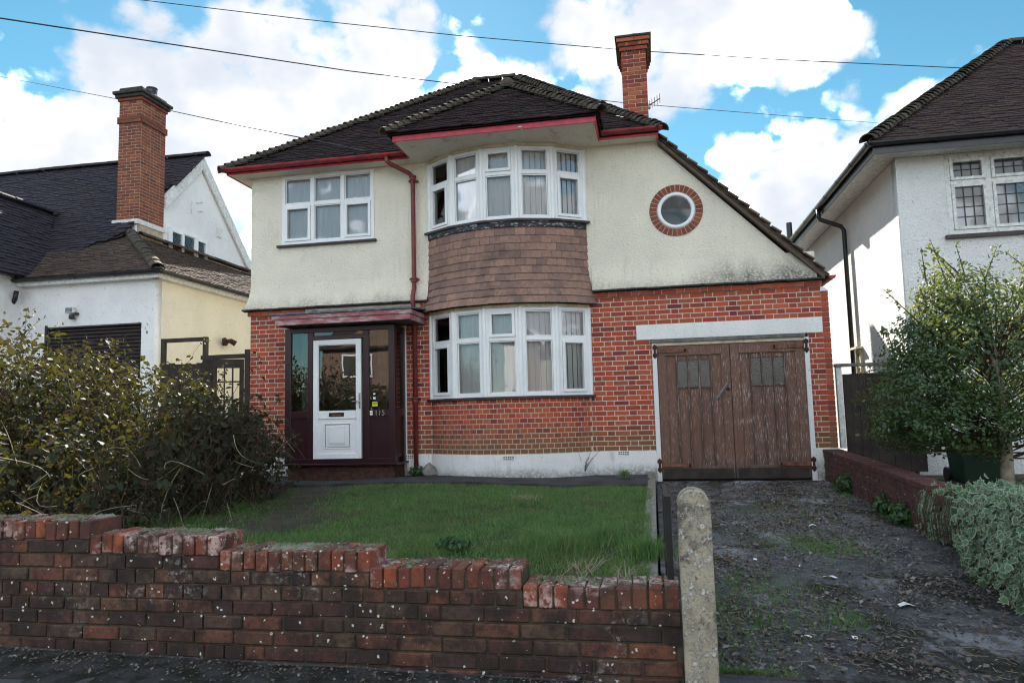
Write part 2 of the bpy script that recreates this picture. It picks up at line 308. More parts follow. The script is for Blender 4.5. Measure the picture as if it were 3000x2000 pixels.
def leaf_mat(name, cols, trans=.35, tcol=None, rough=.45, spec=.45, edge=None, grad=None, patch=None):
    t = NT(name); c = t.colors(t.rnd(), cols)
    if grad:       # leaf colours blend to a second set along one axis
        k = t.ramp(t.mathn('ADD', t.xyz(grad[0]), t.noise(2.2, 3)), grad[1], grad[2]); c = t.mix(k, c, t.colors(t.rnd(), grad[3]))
    if patch:
        c = t.mix(t.mathn('MULTIPLY', t.ramp(t.noise(1.6, 6, .65), .48, .66), patch[1]), c, patch[0]); c = t.mix(t.mathn('MULTIPLY', t.ramp(t.noise(4.5, 5, .6), .5, .7), patch[3]), c, patch[2])
    if edge:
        a = t.n('ShaderNodeAttribute', attribute_name='edge'); c = t.mix(t.mathn('MULTIPLY', t.ramp(a.outputs['Fac'], .25, .8), edge[1]), c, edge[0])
    c = t.mix(t.mathn('MULTIPLY', t.noise(55, 3), .35), c, tuple(v*.5 for v in cols[0]))
    p = t.principled(c, rough, None, spec, link=False)
    tr = t.n('ShaderNodeBsdfTranslucent'); t.set(tr.inputs[0], t.mix(.6, c, tcol) if tcol else c)
    m = t.n('ShaderNodeMixShader'); m.inputs[0].default_value = trans; t.t.links.new(p, m.inputs[1]); t.t.links.new(tr.outputs[0], m.inputs[2])
    t.t.links.new(m.outputs[0], t.out.inputs[0])
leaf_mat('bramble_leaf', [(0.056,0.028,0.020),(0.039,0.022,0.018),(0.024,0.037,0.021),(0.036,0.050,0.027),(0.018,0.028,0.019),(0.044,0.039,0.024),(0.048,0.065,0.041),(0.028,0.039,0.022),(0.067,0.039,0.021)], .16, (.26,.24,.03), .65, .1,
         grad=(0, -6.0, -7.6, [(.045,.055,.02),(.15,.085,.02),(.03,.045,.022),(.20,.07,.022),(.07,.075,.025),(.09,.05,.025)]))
leaf_mat('holly_leaf', [(0.036,0.090,0.037),(0.056,0.119,0.043),(0.028,0.068,0.034),(0.081,0.144,0.048),(0.045,0.100,0.046)], .34, (.34,.36,.05), .33, .5)
leaf_mat('ivy_leaf', [(0.066,0.149,0.074),(0.089,0.190,0.092),(0.054,0.122,0.065),(0.107,0.212,0.108)], .2, None, .45, .4, edge=((.52,.52,.36), .7))
leaf_mat('grass_blade', [(0.086,0.211,0.060),(0.123,0.272,0.070),(0.158,0.310,0.085),(0.074,0.175,0.065),(0.246,0.338,0.123),(0.115,0.247,0.081),(0.435,0.426,0.204)], .42, (.16,.26,.06), .6, .2, patch=((.19,.225,.085), .75, (.06,.11,.04), .55))
leaf_mat('weed_leaf', [(.035,.10,.03),(.055,.13,.04),(.03,.08,.03)], .3, (.15,.25,.03), .5)
leaf_mat('dry_grass', [(.30,.26,.17),(.40,.35,.24),(.22,.19,.12)], .2, None, .7)
leaf_mat('litter_leaf', [(.11,.085,.07),(.24,.21,.18),(.06,.045,.04),(.30,.28,.27),(.09,.06,.05),(.15,.11,.08),(.05,.045,.045)], .1, None, .7, .3)
leaf_mat('street_leaf', [(.05,.07,.025),(.08,.10,.03),(.06,.055,.03)], .3, (.2,.22,.03), .5)

def glass(name, tint=(.86,.90,.92), ior=1.75, rough=0.0, obscure=0):
    t = NT(name); fr = t.n('ShaderNodeFresnel'); fr.inputs[0].default_value = ior
    gl = t.n('ShaderNodeBsdfGlossy'); gl.inputs['Roughness'].default_value = rough; gl.inputs[0].default_value = (.95,.97,1,1)
    nz = t.bump(t.noise(1.3, 2), .05, .02) if not obscure else t.bump(t.noise(60, 3), .6, .01)
    t.set(gl.inputs['Normal'], nz); t.set(fr.inputs['Normal'], nz)
    if obscure:
        o = t.n('ShaderNodeBsdfPrincipled'); t.set(o.inputs['Base Color'], tint); o.inputs['Roughness'].default_value = .25; t.set(o.inputs['Normal'], nz); base = o.outputs[0]
    else:
        o = t.n('ShaderNodeBsdfTransparent'); t.set(o.inputs[0], tint); base = o.outputs[0]
    m = t.n('ShaderNodeMixShader'); t.t.links.new(fr.outputs[0], m.inputs[0]); t.t.links.new(base, m.inputs[1]); t.t.links.new(gl.outputs[0], m.inputs[2])
    t.t.links.new(m.outputs[0], t.out.inputs[0])
glass('window_glass', (1,1,1), ior=1.6); glass('porch_glass', (.6,.62,.6), 1.9); glass('obscure_glass', (.045,.038,.028), 1.45, .2, 1)
def blind_mat():
    t = NT('blind_fabric'); p = t.principled((.88,.89,.90), .8, None, .2, link=False); tr = t.n('ShaderNodeBsdfTranslucent'); tr.inputs[0].default_value = (.8,.82,.86,1)
    m = t.n('ShaderNodeMixShader'); m.inputs[0].default_value = .2; t.t.links.new(p, m.inputs[1]); t.t.links.new(tr.outputs[0], m.inputs[2]); t.t.links.new(m.outputs[0], t.out.inputs[0])
blind_mat()

# ------------------------------------------------------------------ building helpers
WPOS = {}
def link(o, parent=None, world=(0, 0, 0)):
    COL.objects.link(o); WPOS[o.name] = Vector(world)
    if parent is not None: o.parent = parent; o.location = Vector(world) - WPOS[parent.name]
    else: o.location = world
    return o
def tag(o, label=None, cat=None, group=None, kind=None):
    for k, v in (('label', label), ('category', cat), ('group', group), ('kind', kind)):
        if v: o[k] = v
    return o
def thing(name, label, cat, loc, group=None):
    return tag(link(bpy.data.objects.new(name, None), None, loc), label, cat, group)
class MB:
    def __init__(s, M=None): s.v = []; s.f = []; s.M = M
    def add(s, vs, fs):
        b = len(s.v); s.v += [tuple(s.M @ Vector(p)) if s.M is not None else tuple(p) for p in vs]; s.f += [tuple(i+b for i in f) for f in fs]; return s
    def box(s, x0, x1, y0, y1, z0, z1):
        if x0 > x1: x0, x1 = x1, x0
        if y0 > y1: y0, y1 = y1, y0
        if z0 > z1: z0, z1 = z1, z0
        return s.add([(x0,y0,z0),(x1,y0,z0),(x1,y1,z0),(x0,y1,z0),(x0,y0,z1),(x1,y0,z1),(x1,y1,z1),(x0,y1,z1)],
                     [(0,3,2,1),(4,5,6,7),(0,1,5,4),(1,2,6,5),(2,3,7,6),(3,0,4,7)])
    def prism(s, poly, d):                    # polygon of 3-D points pushed along d
        n = len(poly); P = [Vector(p) for p in poly]; d = Vector(d)
        return s.add(P+[p+d for p in P], [tuple(range(n)), tuple(range(2*n-1, n-1, -1))]+[(i, i+n, (i+1) % n+n, (i+1) % n) for i in range(n)])
    def tube(s, path, r, n=8, cap=True):
        P = [Vector(p) for p in path]; rs = r if isinstance(r, (list, tuple)) else [r]*len(P); vs = []; fs = []
        u = None
        for i, p in enumerate(P):
            t = (P[min(i+1, len(P)-1)]-P[max(i-1, 0)]).normalized()
            if u is None or abs(u.dot(t)) > .95: u = t.orthogonal().normalized()
            u = (u-t*u.dot(t)).normalized(); w_ = t.cross(u)
            vs += [p+(u*math.cos(2*math.pi*k/n)+w_*math.sin(2*math.pi*k/n))*rs[i] for k in range(n)]
        for i in range(len(P)-1): fs += [(i*n+k, i*n+(k+1) % n, (i+1)*n+(k+1) % n, (i+1)*n+k) for k in range(n)]
        if cap: fs += [tuple(range(n-1, -1, -1)), tuple(range((len(P)-1)*n, len(P)*n))]
        return s.add(vs, fs)
    def loft(s, rows, close=False):           # rows of equal length joined by quads
        n = len(rows[0]); vs = [p for r_ in rows for p in r_]; fs = []
        for i in range(len(rows)-1):
            for k in range(n if close else n-1): fs.append((i*n+k, i*n+(k+1) % n, (i+1)*n+(k+1) % n, (i+1)*n+k))
        return s.add(vs, fs)
    def lathe(s, c, prof, n=16, axis='Z'):
        rows = []
        for r_, h in prof:
            rows.append([(c[0]+r_*math.cos(2*math.pi*k/n), c[1]+r_*math.sin(2*math.pi*k/n), c[2]+h) if axis == 'Z' else
                         (c[0]+r_*math.cos(2*math.pi*k/n), c[1]+h, c[2]+r_*math.sin(2*math.pi*k/n)) for k in range(n)])
        return s.loft(rows, True)
    def mesh(s, name, m, smooth=False, bevel=0):
        me = bpy.data.meshes.new(name); me.from_pydata(s.v, [], s.f); me.materials.append(MAT[m])
        bm = bmesh.new(); bm.from_mesh(me); bmesh.ops.recalc_face_normals(bm, faces=bm.faces)
        if bevel: bmesh.ops.bevel(bm, geom=list(bm.edges), offset=bevel, segments=1, affect='EDGES')
        bm.to_mesh(me); bm.free()
        if smooth: me.shade_smooth()
        return me
    def build(s, name, m, parent=None, smooth=False, bevel=0, **tg):
        o = bpy.data.objects.new(name, s.mesh(name, m, smooth, bevel)); link(o, parent); tag(o, **tg); return o
def at(o, loc):                               # move a mesh object's origin to its base
    o.data.transform(Matrix.Translation(-Vector(loc))); WPOS[o.name] = Vector(loc)
    o.location = Vector(loc)-(WPOS[o.parent.name] if o.parent else Vector()); return o
def piece(name, me, parent, loc, rot=None, scale=None):
    o = bpy.data.objects.new(name, me); link(o, parent, loc)
    if rot is not None: o.rotation_euler = rot.to_euler() if isinstance(rot, Matrix) else rot
    if scale: o.scale = scale
    return o
def plate(name, m, parent, outer, holes, thick, place, **tg):
    """flat wall with openings: outer and holes are lists of (a, b); place(a, b, t) gives the 3-D point"""
    cu = bpy.data.curves.new(name, 'CURVE'); cu.dimensions = '2D'; cu.fill_mode = 'BOTH'; cu.extrude = thick/2
    for loop in [outer]+holes:
        sp = cu.splines.new('POLY'); sp.points.add(len(loop)-1); sp.use_cyclic_u = True
        for p, (a, b) in zip(sp.points, loop): p.co = (a, b, 0, 1)
    t = bpy.data.objects.new(name, cu); COL.objects.link(t)
    me = bpy.data.meshes.new_from_object(t.evaluated_get(bpy.context.evaluated_depsgraph_get()))
    bpy.data.objects.remove(t); bpy.data.curves.remove(cu)
    for v in me.vertices: v.co = place(v.co.x, v.co.y, v.co.z)
    me.materials.clear(); me.materials.append(MAT[m]); me.name = name
    bm = bmesh.new(); bm.from_mesh(me); bmesh.ops.remove_doubles(bm, verts=bm.verts, dist=1e-5); bmesh.ops.recalc_face_normals(bm, faces=bm.faces); bm.to_mesh(me); bm.free()
    return tag(link(bpy.data.objects.new(name, me), parent), **tg)
def rect(a0, a1, b0, b1): return [(a0, b0), (a1, b0), (a1, b1), (a0, b1)]
def front(y0): return lambda a, b, t: Vector((a, y0+t, b))          # wall facing the street
def side(x0): return lambda a, b, t: Vector((x0+t, a, b))
def np_mesh(name, V, F, m, parent=None, edge=None, smooth=False, **tg):
    me = bpy.data.meshes.new(name); V = np.asarray(V, np.float32); F = np.asarray(F, np.int32); k = F.shape[1]
    me.vertices.add(len(V)); me.vertices.foreach_set('co', V.ravel()); me.loops.add(F.size); me.loops.foreach_set('vertex_index', F.ravel())
    me.polygons.add(len(F)); me.polygons.foreach_set('loop_start', np.arange(0, F.size, k, dtype=np.int32))
    if edge is not None: a = me.attributes.new('edge', 'FLOAT', 'POINT'); a.data.foreach_set('value', np.asarray(edge, np.float32))
    me.update(); me.validate(); me.materials.append(MAT[m])
    if smooth: me.shade_smooth()
    return tag(link(bpy.data.objects.new(name, me), parent), **tg)

# brick pieces ------------------------------------------------------
_bm = {}
def brick_mesh(dx, dy, dz, m, bevel=.004):
    k = (round(dx, 3), round(dy, 3), round(dz, 3), m)
    if k not in _bm: _bm[k] = MB().box(-dx/2, dx/2, -dy/2, dy/2, -dz/2, dz/2).mesh('brick', m, bevel=bevel)
    return _bm[k]
def lay(specs, parent, m, limit=300, name='brick', rest='brickwork', bevel=.004):
    """specs: (centre, size, rotz). The limit that shows largest are objects of their own, the rest one joined part"""
    def area(s): c, d, rz = s; return max(d[0], d[1]*.8)*d[2]/depth(c)**2
    specs = sorted(specs, key=area, reverse=True)
    for c, d, rz in specs[:limit]: piece(name, brick_mesh(*d, m, bevel), parent, c, (0, 0, rz))
    if len(specs) > limit:
        mb = MB()
        for c, d, rz in specs[limit:]:
            mb.M = Matrix.Translation(c) @ Matrix.Rotation(rz, 4, 'Z'); mb.box(-d[0]/2, d[0]/2, -d[1]/2, d[1]/2, -d[2]/2, d[2]/2)
        mb.build(rest, m, parent, kind='stuff')
def flemish(x0, x1, z0, n, holes=(), y=0, depth_=.03, shift=0., headers=False, gauge=.075):
    """face bricks of a wall in the plane Y = y between x0 and x1; cut at the openings"""
    out = []
    for r_ in range(n):
        za, zb = z0+r_*gauge+.0062, z0+(r_+1)*gauge-.0062; x = x0-.34+((r_ % 2)*.169+shift) % .3375; k = 0
        while x < x1:
            L = .1005 if (headers or k % 2) else .213
            a, b = max(x, x0), min(x+L, x1); segs = [(a, b)] if b-a > .02 else []
            zc = (za+zb)/2
            for h in holes:
                if h[2] < zc < h[3]:
                    ns = []
                    for s, e in segs:
                        if e <= h[0] or s >= h[1]: ns.append((s, e)); continue
                        if s < h[0]-.02: ns.append((s, h[0]-.002))
                        if e > h[1]+.02: ns.append((h[1]+.002, e))
                    segs = ns
            for s, e in segs:
                if e-s > .018: out.append((Vector(((s+e)/2, y+depth_/2+random.uniform(-.0015, .0015), zc)), (round(e-s, 3), depth_, zb-za), 0))
            x += L+.012; k += 1
    return out

# roof tiles --------------------------------------------------------
def in_poly(p, poly):
    c = False; n = len(poly)
    for i in range(n):
        (x1, y1), (x2, y2) = poly[i], poly[(i+1) % n]
        if (y1 > p[1]) != (y2 > p[1]) and p[0] < (x2-x1)*(p[1]-y1)/(y2-y1)+x1: c = not c
    return c
TILE = None
def tiles(parent, m, origin, u, v, poly, limit=0, tw=.165, gauge=.1, name='roof_tile', rest='roof_tiling', th=.019, sag=.012, sheet=True, jit=.012):
    """plain tiles on the plane origin + a*u + b*v (u along the eave, v up the slope); poly in (a, b)"""
    u = Vector(u).normalized(); v = Vector(v).normalized(); n = u.cross(v); o = Vector(origin)
    if n.z < 0: n = -n
    if sheet: MB().prism([o+u*a+v*b-n*.022 for a, b in poly], -n*.012).build('roof_deck', m, parent)
    amin = min(p[0] for p in poly); amax = max(p[0] for p in poly); bmax = max(p[1] for p in poly); specs = []
    nb = int(bmax/gauge)+1
    for j in range(nb):
        b = j*gauge; k = 0; a = amin-tw*(j % 2)*.5
        while a < amax+tw:
            c = (a+tw/2, b+gauge*.55)
            if in_poly(c, poly) or in_poly((c[0]-tw*.35, c[1]), poly) and in_poly((c[0]+tw*.35, c[1]+.0), poly):
                p = o+u*c[0]+v*(b+.07)+n*(random.uniform(-.3, 1)*sag)
                specs.append((p, random.uniform(-.012, .012), random.uniform(-jit, jit)))
            a += tw
    base = Matrix((u, v, n)).transposed()
    tilt = math.atan2(th, gauge*1.6)
    me = MB().box(-tw/2+.002, tw/2-.002, -.085, .085, -th/2, th/2).mesh('tile', m)
    specs.sort(key=lambda s: depth(s[0])); V = []; F = []
    for i, (p, rz, dr) in enumerate(specs):
        rot = base @ Matrix.Rotation(rz, 3, 'Z') @ Matrix.Rotation(tilt*1.0+dr*2, 3, 'X')
        rot = base @ Matrix.Rotation(rz, 3, 'Z') @ Matrix.Rotation(-tilt*.0+math.radians(8.0)*-1+dr*2.5, 3, 'X')
        if i < limit: piece(name, me, parent, p, rot)
        else:
            b0 = len(V); V += [tuple(p+rot @ x.co) for x in me.vertices]; F += [tuple(b0+q for q in f.vertices) for f in me.polygons]
    if V:
        mb = MB(); mb.v = V; mb.f = F; mb.build(rest, m, parent, kind='stuff')
def hip_tiles(parent, m, a, b, step=.12, r=.105, name='hip_tile', lift=.0, length=.24, tilt=9):
    if name == 'ridge_tile': tilt = 0; length = step-.012
    a = Vector(a); b = Vector(b); t = (b-a).normalized(); sidev = t.cross(Vector((0, 0, 1))).normalized(); n = sidev.cross(t)
    mb = MB(); rows = []; N = 8
    for y, rr in ((-length/2, r*(1.15 if tilt > 3 else 1.02)), (length/2, r*(.8 if tilt > 3 else .98))):
        rows.append([(math.cos(math.pi*k/N)*rr, y, math.sin(math.pi*k/N)*rr*.82-.03) for k in range(N+1)]+[(math.cos(math.pi*k/N)*(rr-.018), y, math.sin(math.pi*k/N)*(rr-.018)*.82-.03) for k in range(N, -1, -1)])
    mb.loft(rows, True); mb.add(rows[0], [tuple(range(2*N+2))]); me = mb.mesh('hip_tile', m)
    base = Matrix((sidev, t, n)).transposed(); L = (b-a).length; k = 0; s = step/2
    while s < L:
        rot = base @ Matrix.Rotation(random.uniform(-.06, .06)*(1 if tilt > 3 else .2), 3, 'Z') @ Matrix.Rotation(R(-tilt)+random.uniform(-.05, .05)*(1 if tilt > 3 else .2), 3, 'X')
        piece(name, me, parent, a+t*s+n*(.015+lift+random.uniform(-.006, .006)), rot); s += step

# windows -----------------------------------------------------------
def rail_frame(mb, x0, x1, z0, z1, w_, y0, y1, ws=None):
    ws = ws or w_
    mb.box(x0, x0+ws, y0, y1, z0, z1); mb.box(x1-ws, x1, y0, y1, z0, z1); mb.box(x0+ws, x1-ws, y0, y1, z0, z0+w_); mb.box(x0+ws, x1-ws, y0, y1, z1-w_, z1)
def window(mbF, panes, M, x0, x1, z0, z1, cols, trans, openers=(), fw_=.055, y0=-.035, y1=.045):
    """adds a frame of lights to mbF in local coordinates and the panes' boxes to the list panes"""
    sv = mbF.M; mbF.M = M
    rail_frame(mbF, x0, x1, z0, z1, fw_, y0, y1)
    n = len(cols)-1
    for k in range(1, n): xm = x0+(x1-x0)*cols[k]; mbF.box(xm-fw_*.55, xm+fw_*.55, y0+.002, y1-.002, z0+fw_, z1-fw_)
    for k in range(n):
        a = x0+(x1-x0)*cols[k]+(fw_ if k == 0 else fw_*.55); b = x0+(x1-x0)*cols[k+1]-(fw_ if k == n-1 else fw_*.55)
        rows = [(z0+fw_, z1-fw_)] if trans is None else [(z0+fw_, trans-.028), (trans+.028, z1-fw_)]
        if trans is not None: mbF.box(a, b, y0+.004, y1-.004, trans-.028, trans+.028)
        for q, (c, d) in enumerate(rows):
            bd = .016; yo = y0+.014
            if (k, q) in openers: bd = .046; yo = y0-.014
            rail_frame(mbF, a+.002, b-.002, c+.002, d-.002, bd, yo, y1-.01)
            panes.append((M, a+bd, b-bd, .002, .014, c+bd, d-bd))
    mbF.M = sv
def add_panes(panes, parent, m='window_glass'):
    for M, a, b, c, d, e, f in panes: MB(M).box(a, b, c, d, e, f).build('pane', m, parent)

# ------------------------------------------------------------------ the ground
def zs(x): return -.215-.015*x                                   # the pavement falls gently to the right
def sheet(name, m, fz, x0, x1, y0, y1, nx, ny, skirt=.35, rough=0., **tg):
    xs = np.linspace(x0, x1, nx+1); ys = np.linspace(y0, y1, ny+1); mb = MB(); rows = []
    for y in ys: rows.append([(x, y, fz(x, y)+(random.uniform(-rough, rough) if rough else 0)) for x in xs])
    mb.loft(rows)
    loop = rows[0]+[r_[-1] for r_ in rows[1:]]+rows[-1][-2::-1]+[r_[0] for r_ in rows[-2:0:-1]]
    low = [(x, y, z-skirt) for x, y, z in loop]; mb.loft([loop, low], True)
    return mb.build(name, m, None, smooth=False, **tg)
sheet('ground', 'soil', lambda x, y: -.9, -400, 400, -400, 400, 8, 8, 1, kind='structure')
sheet('road', 'asphalt', lambda x, y: zs(x)-.13, -60, 60, -17.6, -10.2, 60, 3, .4, kind='structure')
sheet('pavement', 'asphalt', lambda x, y: zs(x), -60, 60, -10.04, -7.40, 60, 4, .5, kind='structure')
sheet('far_pavement', 'asphalt', lambda x, y: zs(x)-.02, -60, 60, -20.4, -17.62, 60, 3, .5, kind='structure')
k_ = MB()
for i in range(-33, 33): k_.box(i*.915+.004, (i+1)*.915-.004, -10.198, -10.042, zs(i*.915)-.3, zs(i*.915)+.004)
k_.build('kerb', 'mortar_grey', kind='structure')
def zd(x, y):                                                     # the drive runs down from the garage to the pavement
    t = min(1, max(0, (-.2-y)/7.2)); t = t*t*(3-2*t)*.5+t*.5
    return (1-t)*0+t*(zs(x)+.012)
sheet('driveway', 'drive_concrete', zd, .0, 2.36, -7.395, .25, 40, 120, .35, .006, kind='structure')
def zl(x, y): return .105+.02*math.sin(x*1.3+y*.7)+max(0, (-5-x))*.05+.015*math.sin(y*2.1-x)
sheet('lawn_soil', 'soil', lambda x, y: zl(x, y)-(.03 if y > -7.1 else .12), -9.2, -.12, -7.28, .12, 60, 60, .5, .004, kind='structure')
sheet('garden_path', 'path_tarmac', lambda x, y: zl(x, y)+.006+max(0, x+1)*.0, -6.2, -.10, -1.22, .05, 40, 10, .3, .003, kind='structure')
sheet('side_passage', 'soil', lambda x, y: .16, -9.3, -6.58, .122, 12, 4, 8, .4, kind='structure')
sheet('neighbour_drive', 'drive_concrete', lambda x, y: .25, -26, -9.205, -7.28, 12, 6, 8, .6, kind='structure')
sheet('neighbour_garden', 'soil', lambda x, y: .02+.0*y, 2.58, 12, -7.3, 12, 10, 16, .4, .01, kind='structure')
sheet('rear_garden', 'soil', lambda x, y: .0, -26, 12, 12.01, 30, 8, 8, .5, kind='structure')
MB().box(-.12, -.02, -7.1, -.42, -.3, .085).box(-.125, -.015, -.41, -.04, -.3, .15).build('lawn_edging', 'stone_rubble', kind='structure')
sheet('verge_dirt_strip', 'verge_dirt', lambda x, y: zs(x)+.012-(-7.62-y)*.03, -12, .1, -8.02, -7.60, 60, 4, .05, .006, kind='structure')

# ------------------------------------------------------------------ the main house
XL, XR = -6.60, 2.45
house = thing('detached_house', 'cream rendered and red brick house with bow bay, maroon porch and wooden garage doors', 'house', (-2, 0, 0))
ZP, ZC, ZB, ZE = .455, 2.78, 2.855, 5.18                          # plinth top, corbel, band, soffit
BX, BH, BP = -2.18, 1.26, .50; BR = (BH*BH+BP*BP)/(2*BP); BY = -BP+BR; BA = math.asin(BH/BR)
def bow(t, off=0.): return Vector((BX+(BR+off)*math.sin(t), BY-(BR+off)*math.cos(t), 0))
GX0, GX1, GZ = .013, 2.245, 2.105
W0 = (-6.04, -4.385, 3.954, 5.165)
CX, CZ, CR = .465, 4.06, .285
circ = lambda r_, n=40: [(CX+r_*math.cos(2*math.pi*k/n), CZ+r_*math.sin(2*math.pi*k/n)) for k in range(n)]
HX0, HX1 = -5.30, -4.35                                           # hall doorway behind the porch
brickwall = plate('brick_wall', 'mortar_pale', house, rect(XL, XR, -.3, ZB), [rect(BX-BH+.03, BX+BH-.03, -.1, ZB-.02), rect(GX0, GX1, -.2, GZ), rect(HX0, HX1, .30, 2.35)], .22, front(.0035+.11))
upper = plate('rendered_wall', 'cream_render', house, [(XL, ZB), (2.44, ZB), (.235, 5.10), (.235, ZE+.02), (XL, ZE+.02)],
              [rect(*W0), rect(BX-BH+.03, BX+BH-.03, ZB+.02, ZE), circ(CR+.005)], .22, front(.112))
holes = [(BX-BH+.0, BX+BH-.0, 0, 9), (GX0, GX1, -1, GZ), (-.206, 2.446, GZ, 2.33), (-5.69, -3.885, 0, 2.52)]
fb = flemish(XL, XR, ZP, 31, holes, 0.0, .03, .12)
# corbel course, a brick on the slant out of the wall
for a, b in ((XL-.03, BX-BH-.06), (BX+BH+.06, 2.47)):
    fb += [(c+Vector((0, -.03, 0)), (d[0], .06, d[2]), 0) for c, d, _ in flemish(a, b, ZC, 1, [(-5.6, -3.6, ZC, ZB)] if a < -5 else [], 0, .03, .05)]
    MB().box(a, b, -.028, .0065, ZC+.002, ZB).build('corbel_mortar', 'mortar_pale', house)
# bow below the window: header bond on the curve
arc = 2*BA*BR
for r_ in range(11):
    zc = ZP+(r_+.5)*.075; x = -.06+(r_ % 2)*.056
    while x < arc-.04:
        a, b = max(x, .0), min(x+.1025, arc)
        if b-a > .02:
            t = ((a+b)/2-arc/2)/BR; p = bow(t, -.0145); fb.append((Vector((p.x, p.y, zc)), (round(b-a-.002, 3), .03, .063), t))
        x += .1125
lay(fb, brickwall, 'house_brick', 300)
rows = [[tuple(bow(-BA+2*BA*k/30, -.0035)+Vector((0, 0, z))) for k in range(31)] for z in (.0, 1.29)]
inn = [[tuple(bow(-BA+2*BA*k/30, -.2)+Vector((0, 0, z))) for k in range(31)] for z in (1.29, .0)]
MB().loft(rows+inn).build('bow_wall', 'mortar_pale', house)
# right pier sticking out past the wall
pier = MB().box(XR-.005, 2.545, .012, .25, -.2, 2.70).build('pier', 'mortar_grey', house)
lay([(Vector((2.50, .02, ZP+.0375+.075*i)), (.105, .03, .065), 0) for i in range(30)], pier, 'house_brick', 60)
MB().add([(2.445,-.01,2.705),(2.56,-.01,2.705),(2.56,.25,2.705),(2.445,.25,2.705),(2.45,0,2.78),(2.50,.0,2.765),(2.50,.2,2.765),(2.45,.2,2.78)],
         [(0,3,2,1),(4,5,6,7),(0,1,5,4),(1,2,6,5),(2,3,7,6),(3,0,4,7)]).build('pier_cap', 'white_render', house)
# plinth
pl = MB()
for a, b in ((XL-.012, -5.72), (-3.86, BX-BH), (BX+BH, GX0-.0), (GX1+.0, 2.565)):
    MB().box(a, b, -.018, .1, -.25, ZP-.006).build('plinth', 'plinth_render', house)
pl.loft([[tuple(bow(-BA-.012+(2*BA+.024)*k/30, .018)+Vector((0, 0, z))) for k in range(31)] for z in (-.2, ZP-.006)]+[[tuple(bow(-BA-.012+(2*BA+.024)*k/30, -.03)+Vector((0, 0, z))) for k in range(31)] for z in (ZP-.006,)])
pl = pl.build('plinth', 'plinth_render', house)
for px, py in ((1168, 1051), (1432, 1040), (943, 1049)):          # air bricks
    Y = -.52 if px == 1168 else -.022
    c = onY(px, py, Y); m = MB()
    for i in range(5):
        for j in range(2): m.box(c.x-.075+i*.033, c.x-.055+i*.033, c.y-.004, c.y+.01, c.z-.02+j*.026, c.z-.004+j*.026)
    MB().box(c.x-.085, c.x+.085, c.y-.001, c.y+.012, c.z-.03, c.z+.032).build('air_brick', 'plinth_render', house); m.build('air_brick_slot', 'inner_dark', house)
# bell-cast foot of the render and the tile edge under it
def bell(a, b, la, lb, wall):
    prof = [(0.0, 3.30), (-.012, 3.18), (-.03, 3.06), (-.06, 2.965), (-.098, 2.902), (-.102, 2.886), (-.05, 2.884), (.0, 2.886)]
    n = max(4, int((b-a)/.1)); rows = []
    for y, z in prof: rows.append([(a+(b-a)*k/n+(y if k == 0 and la else 0)-(y if k == n and lb else 0), y+(.0005 if y > -.001 else 0)+random.uniform(-.0015, .0015), z+random.uniform(-.003, .003)) for k in range(n+1)])
    MB().loft(rows).build('bellcast_render', 'cream_render', wall, smooth=True)
    x = a-(.1 if la else 0); e = b+(.09 if lb else 0)
    me = MB().box(-.081, .081, -.055, .055, -.011, .011).mesh('drip_tile', 'soot_dark')
    while x < e: piece('drip_tile', me, wall, (x+.083, -.062+random.uniform(-.006, .004), 2.872+random.uniform(-.004, .004)), (R(-7), random.uniform(-.02, .02), 0)); x += .166
bell(XL, BX-BH-.03, True, False, upper); bell(BX+BH+.08, 2.40, False, False, upper)
# left flank, back and right flank
MB().box(XL, XL+.22, .235, 6.6, -.3, 5.2).build('side_wall', 'cream_render', house)
MB().box(XL+.23, XR-.23, 6.38, 6.6, -.3, 5.2).build('rear_wall', 'cream_render', house)
MB().box(XR-.22, XR-.002, .255, 6.6, -.3, 2.80).build('garage_side_wall', 'cream_render', house)
MB().box(XL+.23, XR-.3, .27, 6.3, 2.72, 2.80).box(XL+.23, -.2, .27, 6.3, .0, .12).box(-.2, -.1, .27, 6.3, .13, 2.7).build('floor_slab', 'inner_wall', house)
MB().box(-6.3, -.3, 3.6, 3.7, .13, 2.7).box(-6.3, -.3, 3.6, 3.7, 2.81, 5.1).build('inner_wall', 'inner_wall', house)

# ---- upper window
fm = MB(); ps = []
window(fm, ps, Matrix.Translation((0, .03, 0)), W0[0]+.004, W0[1]-.004, W0[2]+.012, W0[3]-.01, (0, .335, .665, 1), 4.645, {(0, 0), (2, 0)})
wn = fm.build('window', 'upvc_white', house, bevel=.003); add_panes(ps, wn)
MB().box(W0[0]-.07, W0[1]+.04, -.055, .03, W0[2]-.032, W0[2]+.006).build('sill', 'dark_sill', wn, bevel=.003)
